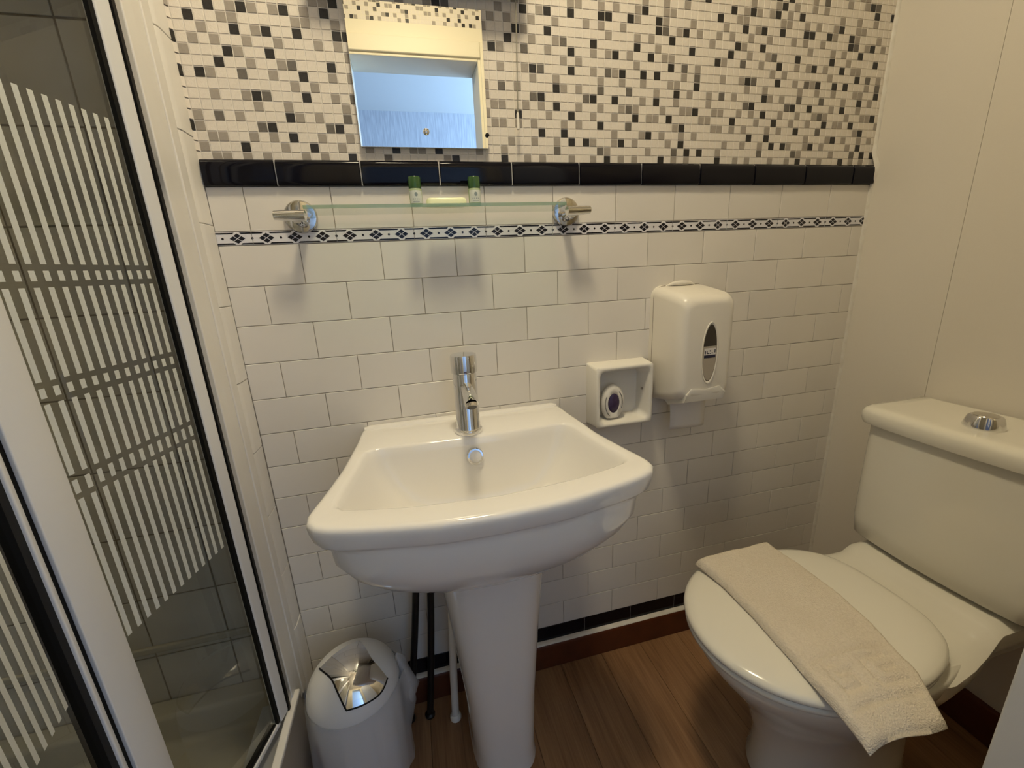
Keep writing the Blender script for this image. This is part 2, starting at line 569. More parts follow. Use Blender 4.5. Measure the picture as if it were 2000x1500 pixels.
_print_cache = {}
for a, b in row(-0.0792 - 0.1500, 0.1500, X0, X1, 0.0007):
    o = lay(wall_back, 'border_tile', [(a, b)], ZB + 0.0005, ZB + 0.0245, BORDER, t=0.0022, gap=0.0008, jitter=0.0002)[0]
    o.rotation_euler = (0, 0, 0)
    j = a
    if a < X0 + 0.01:       # cut tile at the left corner: pattern ends on its right joint
        orig = b + 0.0004 - 0.15
    else:
        orig = a - 0.0004
    w0, w1 = a - orig, b - orig
    key = (round(w0, 4), round(w1, 4))
    if key not in _print_cache:
        mb = border_print(w0, w1, orig)
        cx = (w0 + w1) / 2
        mb.v = [(p[0] - cx, p[1] - 0.0022, p[2]) for p in mb.v]
        _print_cache[key] = mb.mesh('printed_pattern', INK)
    link('printed_pattern', _print_cache[key], o)

# ---- mosaic-pattern wall covering, one relief square per piece
ROWS = """...K.GKG.GK.G.K......G..G..G...
.K..GG.....GG..G.G..GK..GG.....
..G..K.GK..K...KK..KG..KG...G..
.G.G..G..G...G.G..G....KD.GK.G.
G...KG..K.......G...G.G..K.....
...K..G..GD...K.....K..G....K..
.KG..D..G..K..G.GK.G..K.GG.....
..........G.G.......G....K.D.G.
..G..GKD...K..G.DGK..K.K...G.D.
......G..G.....G..G..G...GG..K.
G.D.G....KG.G..D...D...G..K.G..
G.....DK.....DK..K...G.K..G....
.GG..G.G.K..G..G..GDG...G..GGK.
G...K...G..K..G..G..K.GG.K....G
.GG.GWG...G.G..K...D......GK...
.......K..K......G...GK.G..G.G.
...G..G..G.K.KG..GK.G....G.K...
..G......D.....DG.....G...D.K.K
..K..G.G...G..G.K.G.G.W.K.G.G..""".split()


def cell(c, r):
    """colour of column c, row r (row 82 sits on the black tiles)"""
    if c < 23:
        r += 4
        if r == 101:
            return '.............GGK...............'[(c + 8) % 31]
    cc = (c - 23) % 31
    i = 100 - r
    if not 0 <= i < len(ROWS):
        i = (i * 7 + 3) % len(ROWS) if i < 0 else i % len(ROWS)
        cc = (cc + 11) % 31
    return ROWS[i][cc]


SC = 1.0063


def mos_pos(c, r):
    if c < 23:
        x, z = c * 0.01644 + 0.00648, r * 0.0164 + 0.00177
    else:
        x, z = c * 0.01644 + 0.00921, r * 0.01638 + 0.00558
    return CAM.x + (x - CAM.x) * SC, CAM.z + (z - CAM.z) * SC


def sq_mesh(name, material, x0, x1, z0, z1, t=0.0008, ch=0.0005):
    mb = MB()
    mb.loft([[(x0, 0, z0), (x1, 0, z0), (x1, 0, z1), (x0, 0, z1)],
             [(x0 + ch, -t, z0 + ch), (x1 - ch, -t, z0 + ch), (x1 - ch, -t, z1 - ch), (x0 + ch, -t, z1 - ch)]], cap0=False)
    return mb.mesh(name, material)


HS = 0.0075
MATS = {'K': MOS_K, 'G': MOS_G, 'D': MOS_D, '.': MOS_W, 'W': MOS_W}
SQ = {q: sq_mesh('mosaic_square', m, -HS, HS, -HS, HS) for q, m in MATS.items()}


def screen(p):
    d = Vector(p) - CAM
    zc = d.dot(_f)
    return 1000 + FPX * d.dot(_r2) / zc, 750 + FPX * d.dot(_d2) / zc


cells = []
for c in range(-8, 85):
    for r in range(82, 146):
        x, z = mos_pos(c, r)
        if x > X1 - 0.004 or z + HS > H - .002:
            continue
        z0 = max(z - HS, 1.3434)
        if z + HS - z0 < 0.004:
            continue
        u, v = screen((x, 0.006, z))
        vis = -10 < u < 2010 and v > 2 and not (0.139 < x - .0 < 0.388 and z > 1.372)
        dist = (Vector((x, 0.006, z)) - CAM).length
        cells.append((0 if vis else 1, dist, c, r, x, z, z0))
cells.sort()
rest = MB()
MI = {'.': 0, 'W': 0, 'K': 1, 'G': 2, 'D': 3}
for i, (vis, dist, c, r, x, z, z0) in enumerate(cells):
    q = cell(c, r)
    if i < 300 and vis == 0:
        if z0 > z - HS + 1e-6:
            me = sq_mesh('mosaic_square', MATS[q], -HS, HS, z0 - z, HS)
        else:
            me = SQ[q]
        link('mosaic_square', me, wall_back, loc=(x, 0.0064, z))
    else:
        n = len(rest.v)
        t, ch = 0.0008, 0.0005
        a0, a1, b0, b1 = x - HS, x + HS, z0, z + HS
        y0, y1 = 0.0064, 0.0064 - t
        rest.v += [(a0, y0, b0), (a1, y0, b0), (a1, y0, b1), (a0, y0, b1), (a0 + ch, y1, b0 + ch), (a1 - ch, y1, b0 + ch), (a1 - ch, y1, b1 - ch), (a0 + ch, y1, b1 - ch)]
        for f in ((4, 5, 6, 7), (0, 1, 5, 4), (1, 2, 6, 5), (2, 3, 7, 6), (3, 0, 4, 7)):
            rest.f.append(tuple(n + j for j in f))
            rest.m.append(MI[q])
o = rest.build('mosaic_squares', [MOS_W, MOS_K, MOS_G, MOS_D], wall_back)
o['kind'] = 'stuff'
# the pattern turns the left corner
for r in range(82, 112):
    x, z = mos_pos(-8, r)
    q = {93: 'K', 90: 'K', 85: 'K', 96: 'G'}.get(r, '.')
    o = link('mosaic_square', SQ[q], wall_back, loc=(x - 0.0135, 0.0005, z))
    o.rotation_euler = (0, 0, math.radians(52))

# ---- left return with rounded edge tiles
wall_left = MB().box(X0 - 0.05, X0 - 0.006, -0.050, 0.0, 0, H).build('wall_left', GROUT)
tag(wall_left, 'narrow tiled return beside the shower frame', 'wall', kind='structure')
zj = [0.0, 0.062, 0.208, 0.354, 0.501, 0.648, 0.7925, 0.939, 1.085, 1.231, 1.3765, 1.521, 1.667, 1.813, 1.96, 2.106, 2.25, 2.399]
for z0, z1 in zip(zj[:-1], zj[1:]):
    h = (z1 - z0) / 2 - 0.0005
    prof = [(X0 - 0.0059, 0.0), (X0 - 0.0005, 0.0), (X0, -0.001), (X0, -0.036), (X0 - 0.0012, -0.043), (X0 - 0.004, -0.049), (X0 - 0.009, -0.054), (X0 - 0.016, -0.056), (X0 - 0.016, -0.0505), (X0 - 0.0059, -0.0505)]
    cx = X0 - 0.003
    mb = MB()
    e = 0.0010
    mb.loft([[((px - cx) - 0.0007, py if py > -.03 else py + .0007, -h) for px, py in prof], [(px - cx, py, -h + e) for px, py in prof],
             [(px - cx, py, h - e) for px, py in prof], [((px - cx) - 0.0007, py if py > -.03 else py + .0007, h) for px, py in prof]])
    mb.build('edge_tile', EDGE_TILE, wall_left, smooth=22, loc=(cx + (random.random() - .5) * .0016, 0, (z0 + z1) / 2))

# ---- shower recess
SX = -0.87
wall_shower = MB().box(SX - 0.08, X0 - 0.0505, 0.0015, 0.12, 0, H).build('wall_shower_back', SGROUT)
tag(wall_shower, 'tiled back wall inside the shower behind the striped glass', 'wall', kind='structure')
zs = [0.012, 0.169, 0.321, 0.473, 0.626, 0.778, 0.930, 1.083, 1.236, 1.389, 1.542, 1.695, 1.848, 2.0, 2.153, 2.306]
for z0, z1 in zip(zs[:-1], zs[1:]):
    if z0 < .15:
        continue
    lay(wall_shower, 'shower_tile', row(-0.296 - 0.151 * 5, 0.151, SX, X0 - 0.051, 0.003), z0, z1, STILL, gap=0.003, jitter=0.0006)
MB().box(SX, X0 - 0.051, -0.008, 0.0014, 0.336, 0.352).build('tile_trim', TRAY, wall_shower, bevel=0.003)
wall_sl = MB().box(SX - 0.08, SX - 0.0015, -0.95, 0.0, 0, H).build('wall_shower_side', SGROUT)
tag(wall_sl, 'far side wall of the shower recess', 'wall', kind='structure')
sme = {}
for z0, z1 in zip(zs[:-1], zs[1:]):
    if z0 < .15 or z0 > 1.6:
        continue
    for i in range(6):
        y1 = -0.003 - 0.151 * i
        me = tile_mesh(0.148, z1 - z0 - .003, 0.0015, 0.0007, STILL, 'shower_tile')
        o = link('shower_tile', me, wall_sl, loc=(SX - 0.0015, y1 - 0.0755, (z0 + z1) / 2))
        o.rotation_euler = (0, 0, math.radians(90))
wall_sf = MB().box(SX, X0 - 0.05, -0.95, -0.89, 0, H).build('wall_shower_front', STILL)
tag(wall_sf, 'near end wall of the shower recess', 'wall', kind='structure')

# ---- door wall and bedroom beyond it
DX0, DX1, DZ = 0.055, 0.622, 2.045
wf = MB()
wf.box(X0 - 0.06, DX0 - 0.03, YD - 0.17, YD, 0, H).box(DX1 + 0.03, X1, YD - 0.17, YD, 0, H).box(DX0 - 0.03, DX1 + 0.03, YD - 0.17, YD, DZ + 0.03, H)
wall_front = wf.build('wall_front', PLASTER)
tag(wall_front, 'cream wall with the doorway, seen only in the mirror', 'wall', kind='structure')
# mosaic strip above the door, as seen in the mirror
rest2 = MB()
for c in range(0, 92):
    for r in range(0, 13):
        x, z = X0 + 0.012 + c * 0.01655, 2.185 + r * 0.01655
        if x > X1 - 0.01:
            continue
        q = cell(c + 23, 84 + r)
        n = len(rest2.v)
        a0, a1, b0, b1 = x - HS, x + HS, z - HS, z + HS
        rest2.v += [(a0, YD, b0), (a1, YD, b0), (a1, YD, b1), (a0, YD, b1), (a0, YD + .0004, b0), (a1, YD + .0004, b0), (a1, YD + .0004, b1), (a0, YD + .0004, b1)]
        for f in ((4, 5, 6, 7), (0, 1, 5, 4), (1, 2, 6, 5), (2, 3, 7, 6), (3, 0, 4, 7)):
            rest2.f.append(tuple(n + j for j in f))
            rest2.m.append(MI[q])
o = rest2.build('mosaic_squares', [MOS_W, MOS_K, MOS_G, MOS_D], wall_front)
o['kind'] = 'stuff'
fr = MB()
fr.box(DX0 - 0.03, DX0, YD - 0.17, YD + 0.004, 0, DZ + 0.03).box(DX1, DX1 + 0.03, YD - 0.17, YD + 0.004, 0, DZ + 0.03).box(DX0, DX1, YD - 0.17, YD + 0.004, DZ, DZ + 0.03)
frame = fr.build('trim_3', PLASTER, bevel=0.003)
tag(frame, 'cream painted door frame reflected in the mirror', 'door frame', kind='structure')
ar = MB().box(DX0 - 0.075, DX0 - 0.012, YD, YD + 0.016, 0, DZ + 0.075)
ar.build('architrave', PLASTER, frame, bevel=0.004)
MB().box(DX1 + 0.012, DX1 + 0.058, YD, YD + 0.016, 0, DZ + 0.075).build('architrave', PLASTER, frame, bevel=0.004)
MB().box(DX0 - 0.012, DX1 + 0.012, YD, YD + 0.016, DZ + 0.012, DZ + 0.075).build('architrave', PLASTER, frame, bevel=0.004)

# opened door leaf (hinged on the right of the doorway, swung into the room)
hx, hy, ex, ey = 0.69, YD + 0.03, 0.812, -0.700
L = math.hypot(ex - hx, ey - hy)
door = MB().box(0, L, -0.036, 0, 0.012, 1.975).build('door_1', DOORP, bevel=0.004, seg=3)
door.location = (hx, hy, 0)
door.rotation_euler = (0, 0, math.atan2(ey - hy, ex - hx))
tag(door, 'pale bluish-white door edge at the lower right of the view', 'door', kind='structure')
mb = MB().tube([(L - 0.06, 0.0, 1.0), (L - 0.06, 0.045, 1.0), (L - 0.16, 0.05, 1.0)], 0.008)
mb.build('door_handle', CHROME, door, smooth=40)

BY = -3.0
bw = MB().box(-1.65, 2.3, BY - 0.1, BY, 0, H).build('wall_bedroom_far', BEDWALL)
tag(bw, 'pale textured bedroom wall reflected in the mirror, bluish in daylight', 'wall', kind='structure')
bw = MB().box(-1.65, -1.55, BY, YD - 0.17, 0, H).build('wall_bedroom_left', BEDWALL)
tag(bw, 'side wall of the bedroom beyond the doorway', 'wall', kind='structure')
mb = MB()
mb.box(2.2, 2.3, BY, -2.9, 0, H).box(2.2, 2.3, -1.5, YD - 0.17, 0, H).box(2.2, 2.3, -2.9, -1.5, 0, 0.85).box(2.2, 2.3, -2.9, -1.5, 2.25, H)
bw = mb.build('wall_bedroom_right', BEDWALL)
tag(bw, 'bedroom wall holding the window, beyond the doorway', 'wall', kind='structure')
mb = MB().box(-1.65, X0 - 0.06, YD - 0.19, YD - 0.17, 0, H).box(X1, 2.3, YD - 0.19, YD - 0.17, 0, H)
tag(mb.build('wall_bedroom_near', BEDWALL), 'bedroom side of the wall around the doorway', 'wall', kind='structure')
bc = MB().box(-1.65, 2.3, BY - 0.1, YD - 0.19, H, H + 0.06).build('ceiling_bedroom', CEIL)
tag(bc, 'smooth bedroom ceiling reflected in the mirror', 'ceiling', kind='structure')
bf = MB().box(-1.65, 2.3, BY - 0.1, YD - 0.17, -0.06, 0.0).build('floor_bedroom', SKIRT)
tag(bf, 'bedroom floor beyond the doorway', 'floor', kind='structure')

# ---- ceiling lamp
lamp = empty('ceiling_light', (LAMP_POS[0], LAMP_POS[1], H), 'round opal ceiling lamp lighting the shower room', 'lamp')
put(MB().lathe([(0.125, 0), (0.125, -0.022), (0.115, -0.026)], (LAMP_POS[0], LAMP_POS[1], H), 40).build('base', DIFFUSER, smooth=40), lamp)
pr = [(0.110, -0.024)] + [(0.110 * cos(a), -0.026 - 0.055 * sin(a)) for a in [PI / 2 * i / 10 for i in range(1, 10)]] + [(0.001, -0.081)]
put(MB().lathe(pr, (LAMP_POS[0], LAMP_POS[1], H), 40).build('shade', LAMPGLOW, smooth=60), lamp)


def part(mb, name, mats, thing, smooth=None, bevel=0, subsurf=0, seg=2):
    return put(mb.build(name, mats, None, smooth, bevel, subsurf, seg), thing)


# ---------------------------------------------------------------- shower tray and enclosure
tray = empty('shower_tray', (-0.5, -0.45, 0), 'raised cream shower tray behind the folding glass door', 'shower tray')
mb = MB()
ox0, ox1, oy0, oy1 = SX + 0.001, X0 - 0.012, -0.888, -0.002
rings = []
for ins, z in ((0, 0.02), (0, 0.196), (0.003, 0.200), (0.040, 0.200), (0.048, 0.194), (0.060, 0.140), (0.075, 0.130), (0.30, 0.120)):
    rings.append([(ox0 + ins, oy0 + ins, z), (ox1 - ins, oy0 + ins, z), (ox1 - ins, oy1 - ins, z), (ox0 + ins, oy1 - ins, z)])
mb.loft(rings)
part(mb, 'basin', TRAY, tray, bevel=0.006)
part(MB().box(X0 + 0.0005, X0 + 0.009, -0.888, -0.120, 0.0, 0.249), 'plinth_panel', PLINTH, tray)

enc = empty('shower_enclosure', (-0.16, -0.3, 0.2), 'white-framed folding shower door with frosted striped glass', 'shower door')
ZT = 1.95
# fixed post on the tiled return, in three planes
mb = MB().box(X0 - 0.022, X0 + 0.001, -0.082, -0.0565, 0.205, ZT).box(X0 - 0.022, X0 - 0.0015, -0.110, -0.082, 0.205, ZT).box(X0 - 0.022, X0 + 0.0005, -0.1385, -0.110, 0.205, ZT)
part(mb, 'wall_post', WHITE_PVC, enc, bevel=0.0015)
part(MB().box(X0 - 0.020, X0 - 0.001, -0.1579, -0.1387, 0.255, ZT), 'channel', ALU, enc, bevel=0.002)
part(MB().box(X0 - 0.010, X0 + 0.0012, -0.1660, -0.1580, 0.262, ZT), 'gasket', RUBBER, enc)
mb = MB().box(X0 - 0.006, X0 + 0.010, -0.885, -0.118, 0.2495, 0.262)
part(mb, 'threshold', WHITE_PVC, enc, bevel=0.003)
part(MB().box(X0 - 0.070, X0 - 0.0065, -0.885, -0.118, 0.206, 0.236), 'track', ALU, enc, bevel=0.002)
part(MB().box(X0 - 0.055, X0 - 0.004, -0.885, -0.0565, ZT, ZT + 0.04), 'top_rail', WHITE_PVC, enc, bevel=0.003)

TH = math.radians(15)
HP = Vector((-0.16, -0.2))
D1 = Vector((-sin(TH), -cos(TH)))
N1 = Vector((cos(TH), -sin(TH)))


def slab(mb, h, d, n, s0, s1, n0, n1, z0, z1, mi=0):
    def P(s, q, z):
        w = h + d * s + n * q
        return (w.x, w.y, z)
    mb.add([P(s0, n0, z0), P(s1, n0, z0), P(s1, n1, z0), P(s0, n1, z0), P(s0, n0, z1), P(s1, n0, z1), P(s1, n1, z1), P(s0, n1, z1)],
           [(0, 3, 2, 1), (4, 5, 6, 7), (0, 1, 5, 4), (1, 2, 6, 5), (2, 3, 7, 6), (3, 0, 4, 7)], mi)
    return mb


ZL = 0.268


def leaf(h, d, n, s0, s1, stripes):
    g = part(slab(MB(), h, d, n, s0, s1, -0.003, 0.003, ZL + 0.006, ZT - 0.02), 'door_leaf', GLASS, enc)
    mb = MB()
    q = 0.0036
    bands = [(0.693, 0.8915), (0.8985, 0.9155), (0.9225, 1.0075), (1.0145, 1.0255), (1.0325, 1.132), (1.139, 1.150), (1.157, 1.341)]
    for c in stripes:
        for z0, z1 in bands:
            a, b = h + d * (c - 0.0031) + n * q, h + d * (c + 0.0031) + n * q
            mb.add([(a.x, a.y, z0), (b.x, b.y, z0), (b.x, b.y, z1), (a.x, a.y, z1)], [(0, 1, 2, 3)])
    o = mb.build('frosted_stripes', FROST, g)
    return g


g1 = leaf(HP, D1, N1, -0.006, 0.192, [0.0085 + 0.01452 * i for i in range(13)])
slab(MB(), HP, D1, N1, -0.0350, -0.0105, -0.006, 0.012, ZL, ZT - 0.01).build('stile', STILE, g1, bevel=0.003)
slab(MB(), HP, D1, N1, -0.0103, -0.0035, 0.0032, 0.0095, ZL + .004, ZT - 0.01).build('gasket', RUBBER, g1)
slab(MB(), HP, D1, N1, -0.0015, 0.188, -0.007, 0.0055, ZL + .004, ZL + 0.0075).build('bottom_gasket', RUBBER, g1)
slab(MB(), HP, D1, N1, -0.0105, 0.188, -0.009, 0.0085, ZL - .006, ZL + 0.0035).build('bottom_rail', STILE, g1, bevel=0.0015)
# folding stile with two facets
mb = MB()
prof = [(0.188, -0.008), (0.188, 0.004), (0.2115, 0.0145), (0.236, 0.0155), (0.236, -0.008)]
mb.loft([[(lambda w: (w.x, w.y, z))(HP + D1 * s + N1 * q) for s, q in prof] for z in (ZL - .004, ZT - 0.01)])
mb.build('stile', STILE, g1, bevel=0.0015)
slab(MB(), HP, D1, N1, 0.2362, 0.2445, -0.008, 0.010, ZL, ZT - 0.01).build('gasket', RUBBER, g1)
FP = HP + D1 * 0.2447
D2 = Vector((0.072, -0.30)).normalized()
N2 = Vector((-D2.y, D2.x))
g2 = leaf(FP, D2, N2, 0.019, 0.285, [0.040 + 0.01452 * i for i in range(16)])
slab(MB(), FP, D2, N2, 0.001, 0.0095, -0.008, 0.012, ZL, ZT - 0.01).build('stile', STILE, g2, bevel=0.002)
slab(MB(), FP, D2, N2, 0.0097, 0.022, -0.007, 0.0085, ZL, ZT - 0.01).build('gasket', RUBBER, g2)
slab(MB(), FP, D2, N2, 0.280, 0.315, -0.010, 0.012, ZL, ZT - 0.01).build('stile', STILE, g2, bevel=0.003)
slab(MB(), FP, D2, N2, 0.020, 0.280, -0.009, 0.0085, ZL - .006, ZL + 0.0035).build('bottom_rail', STILE, g2, bevel=0.0015)


# ---------------------------------------------------------------- mirror and things above
mir = empty('mirror', (0.263, 0, 1.36), 'frameless rectangular wall mirror reflecting a doorway', 'mirror')
MX0, MX1 = 0.1390, 0.3862
MZ0, MZ1 = 1.3655, 1.600
part(MB().box(MX0 + .001, MX1 - .001, -0.0010, 0.0055, MZ0 + .001, MZ1 - .001), 'backing', STILL, mir)
part(MB().box(MX0, MX1, -0.0050, -0.0012, MZ0, MZ1), 'glass', MIRROR, mir, bevel=0.0006, seg=1)
mb = MB()
rings = []
for rr, yy in ((0.0062, -0.0050), (0.0062, -0.0066), (0.0052, -0.0086), (0.0030, -0.0098), (0.0004, -0.0102)):
    rings.append([(0.2640 + rr * cos(2 * PI * i / 20), yy, 1.3930 + rr * sin(2 * PI * i / 20)) for i in range(20)])
mb.loft(rings)
part(mb, 'screw_cap', CHROME, mir, smooth=50)
mb = MB()
rings = []
for rr, yy in ((0.0040, -0.0052), (0.0040, -0.0075), (0.0020, -0.0090)):
    rings.append([(0.3845 + rr * cos(2 * PI * i / 14), yy, 1.3895 + rr * sin(2 * PI * i / 14)) for i in range(14)])
mb.loft(rings)
part(mb, 'clip', RUBBER, mir, smooth=50)

shaver = empty('wall_light', (0.28, 0, 1.63), 'slim white light fitting above the mirror, just at the top edge', 'light fitting')
part(MB().box(0.088, 0.468, -0.034, 0.0055, 1.6265, 1.690), 'housing', DARKPL, shaver, bevel=0.004)
part(MB().box(0.100, 0.456, -0.046, -0.034, 1.634, 1.684), 'diffuser', DIFFUSER, shaver, bevel=0.005)
cord = empty('pull_cord', (0.4465, -0.016, 1.40), 'thin light pull cord hanging beside the mirror with a white toggle', 'cord')
mb = MB().tube([(0.4505, -0.020, 1.6262), (0.4498, -0.018, 1.55), (0.4485, -0.016, 1.48), (0.4475, -0.015, 1.425)], 0.0012, 8)
part(mb, 'string', mat('grey_cord', (0.30, 0.28, 0.22), 0.8), cord, smooth=60)
part(MB().lathe([(0.0016, 0.030), (0.0026, 0.027), (0.0030, 0.015), (0.0033, 0.0), (0.0022, -0.0004)], (0.4472, -0.015, 1.3985), 14), 'toggle', PLASTIC, cord, smooth=50)

# ---------------------------------------------------------------- glass shelf
shelf = empty('glass_shelf', (0.283, 0, 1.244), 'clear green-edged glass shelf on two chrome wall brackets', 'shelf')
ZS = 1.2445
GX0, GX1 = 0.036, 0.518
mb = MB().box(GX0, GX1, -0.094, -0.008, ZS, ZS + 0.006)
mb.m = [0, 0, 1, 1, 0, 1]
part(mb, 'glass_plate', [SHELF, SHELF_EDGE], shelf)
for bx, s in ((0.013, -1), (0.551, 1)):
    mb = MB()
    rings = []
    for rr, yy in ((0.0295, 0.0), (0.0298, -0.006), (0.0280, -0.0095), (0.0250, -0.0105), (0.0005, -0.0112)):
        rings.append([(bx + rr * cos(2 * PI * i / 40), yy, 1.2430 + rr * sin(2 * PI * i / 40)) for i in range(40)])
    mb.loft(rings)
    br = part(mb, 'bracket', CHROME_DULL, shelf, smooth=35)
    mb = MB().tube([(bx - s * 0.004, -0.009, 1.231), (bx - s * .003, -0.030, 1.2315), (bx - s * .001, -0.046, 1.2345)], 0.0088, 18)
    mb.build('stem', CHROME, br, smooth=40)
    mb = MB().tube([(bx - s * 0.018, -0.057, 1.2385), (bx + s * 0.001, -0.056, 1.2390), (bx + s * 0.034, -0.0545, 1.2400)], [0.0093, 0.0093, 0.0078], 20)
    mb.build('barrel', CHROME, br, smooth=40)
    mb = MB().lathe([(0.0035, -0.0115), (0.0035, -0.0005)], (bx - s * 0.012, -0.060, ZS), 12)
    mb.build('grub_screw', CHROME_DULL, br, smooth=40)

for i, (bx, lab) in enumerate(((0.2295, 'small green-capped toiletry bottle, left of the two on the glass shelf'), (0.3415, 'small green-capped toiletry bottle, right of the two on the glass shelf'))):
    by, bz = -0.060, ZS + 0.006
    bt = empty('toiletry_bottle', (bx, by, bz), lab, 'bottle', 'bottles on the glass shelf')
    part(MB().lathe([(0.0105, 0.0), (0.0118, 0.0012), (0.0118, 0.0285), (0.0112, 0.0300), (0.0100, 0.0312)], (bx, by, bz), 28), 'body', BOTTLE, bt, smooth=40)
    part(MB().lathe([(0.0108, 0.0305), (0.0116, 0.0310), (0.0116, 0.0495), (0.0106, 0.0510), (0.0005, 0.0512)], (bx, by, bz), 28), 'cap', GREEN, bt, smooth=40)
    mb = MB()
    rr = 0.01195
    ang = [math.radians(-90 - 66 + 132 * j / 14) for j in range(15)]
    mb.loft([[(bx + rr * cos(a), by + rr * sin(a), bz + z) for a in ang] for z in (0.0045, 0.0265)], closed=False, cap0=False, cap1=False)
    lb = part(mb, 'label', LABEL, bt, smooth=60)
    mb = MB()
    rr = 0.0122

    def onl(dx, dz):
        a = -PI / 2 + dx / rr
        return (bx + rr * cos(a), by + rr * sin(a), bz + dz)
    mb.add([onl(0.0030 * cos(2 * PI * j / 14) + .0005, 0.0195 + 0.0036 * sin(2 * PI * j / 14)) for j in range(14)], [tuple(range(14))])
    for dx in (-0.0055, -0.0020, 0.0015, 0.0050):
        mb.add([onl(dx - .0007, 0.0105), onl(dx + .0007, 0.0105), onl(dx + .0007, 0.0128), onl(dx - .0007, 0.0128)], [(0, 1, 2, 3)])
    mb.add([onl(-0.0060, 0.0068), onl(-.002, .0068), onl(.002, .0068), onl(0.0060, 0.0068), onl(0.0060, 0.0076), onl(.002, .0076), onl(-.002, .0076), onl(-0.0060, 0.0076)], [(0, 1, 6, 7), (1, 2, 5, 6), (2, 3, 4, 5)])
    mb.build('label_print', EMBLEM, lb)

sp = MB()
rings = []
for ins, z in ((0.004, 0.0), (0.0, 0.002), (0.0, 0.010), (0.002, 0.0135), (0.007, 0.0150)):
    rr = []
    for cx, cy, a0 in ((1, 1, 0), (-1, 1, 90), (-1, -1, 180), (1, -1, 270)):
        for j in range(4):
            a = math.radians(a0 + 30 * j)
            rr.append((0.2865 + cx * (0.038 - 0.008) + (0.008 - ins) * cos(a), -0.052 + cy * (0.017 - 0.008) + (0.008 - ins) * sin(a), ZS + 0.006 + z))
    rings.append(rr)
sp.loft(rings)
soap = empty('soap_bar', (0.2865, -0.052, ZS + 0.006), 'flat pale yellow-green wrapped soap between the two bottles', 'soap')
part(sp, 'bar', SOAP, soap, smooth=40)
part(MB().box(0.2405, 0.2505, -0.058, -0.046, ZS + 0.0061, ZS + 0.0072), 'wrapper_end', SOAP, soap)
part(MB().box(0.3225, 0.3295, -0.058, -0.046, ZS + 0.0061, ZS + 0.0072), 'wrapper_end', SOAP, soap)

# ---------------------------------------------------------------- tissue dispenser
disp = empty('tissue_dispenser', (0.842, 0, 0.78), 'tall white plastic toilet tissue dispenser with an oval window', 'dispenser')


def rrect(x0, x1, z0, z1, r, y, n=6):
    out = []
    for cx, cz, a0 in ((x1 - r, z1 - r, 0), (x0 + r, z1 - r, 90), (x0 + r, z0 + r, 180), (x1 - r, z0 + r, 270)):
        for j in range(n + 1):
            a = math.radians(a0 + 90 * j / n)
            out.append((cx + r * cos(a), y, cz + r * sin(a)))
    return out


DX, DW = 0.770, 0.142
mb = MB().loft([rrect(DX, DX + DW, 0.788, 1.072, 0.028, y) for y in (0.0, -0.014)])
part(mb, 'back_plate', PLASTIC, disp, smooth=40)
# seam between plate and cover
mb = MB().loft([rrect(DX - .0005, DX + DW + .0005, 0.7876, 1.0725, 0.028, y) for y in (-0.0140, -0.0158)])
part(mb, 'seam', GROUT, disp)
# cover: deep box, slightly narrowing, with big soft front edges
mb = MB()
rings = []
secs = [(0.0, -0.0152, 0.0), (0.0, -0.060, 0.0), (0.0008, -0.102, 0.001), (0.0035, -0.116, 0.004), (0.0085, -0.1250, 0.009), (0.0140, -0.1290, 0.015), (0.0210, -0.1305, 0.022)]
for ins, y, zi in secs:
    rings.append(rrect(DX + ins, DX + DW - ins, 0.788 + zi * .4 + max(0, (-y - .03)) * .30, 1.0705 - zi - max(0, (-y - .0152)) * .15, 0.022, y, 6))
mb.loft(rings)
cover = part(mb, 'cover', PLASTIC, disp, smooth=55)
part(MB().tube([(DX + 0.030, -0.0155, 1.0705), (DX + 0.048, -0.019, 1.0755), (DX + 0.071, -0.021, 1.0765), (DX + 0.094, -0.019, 1.0755), (DX + 0.110, -0.0155, 1.0705)], [0.001, 0.0045, 0.006, 0.0045, 0.001], 12), 'catch', PLASTIC, disp, smooth=50)
# chin with the paper slot
mb = MB()
rings = []
for xx, dz in ((DX + 0.020, 0.0), (DX + 0.034, 0.016), (DX + 0.071, 0.010), (DX + 0.108, 0.016), (DX + 0.124, 0.0)):
    rings.append([(xx, -0.040, 0.800), (xx, -0.120, 0.830 + dz * .5), (xx, -0.1318, 0.8285 + dz * .9), (xx, -0.1325, 0.8255 + dz * .8), (xx, -0.1255, 0.8085), (xx, -0.064, 0.7860)])
mb.loft(rings)
part(mb, 'outlet', PLASTIC2, disp, smooth=30)
# oval window
wx, wz = DX + 0.0745, 0.922


def oval(cx, cz, a, b, y, n=40):
    return [(cx + a * cos(2 * PI * i / n), y, cz + b * sin(2 * PI * i / n)) for i in range(n)]


mb = MB().loft([oval(wx, wz, 0.0215, 0.072, -0.1300), oval(wx, wz, 0.0210, 0.071, -0.1325), oval(wx, wz, 0.0185, 0.0665, -0.1318), oval(wx, wz, 0.0180, 0.0655, -0.1302)], cap0=False, cap1=False)
part(mb, 'window_rim', PLASTIC, disp, smooth=50)
mb = MB().loft([oval(wx, wz, 0.0183, 0.066, -0.1302), oval(wx, wz, 0.0183, 0.066, -0.1309)])
win = part(mb, 'window', DARKPL, disp, smooth=50)
# paper stack showing in the lower part of the window
pts = [(wx + 0.0176 * cos(a), -0.13095, wz + 0.0640 * sin(a)) for a in [math.radians(d) for d in range(165, 376, 10)]]
mb = MB().add(pts, [tuple(range(len(pts)))])
mb.build('paper_stack', mat('tissue_seen_through_smoke', (0.42, 0.37, 0.30), 0.5), win)
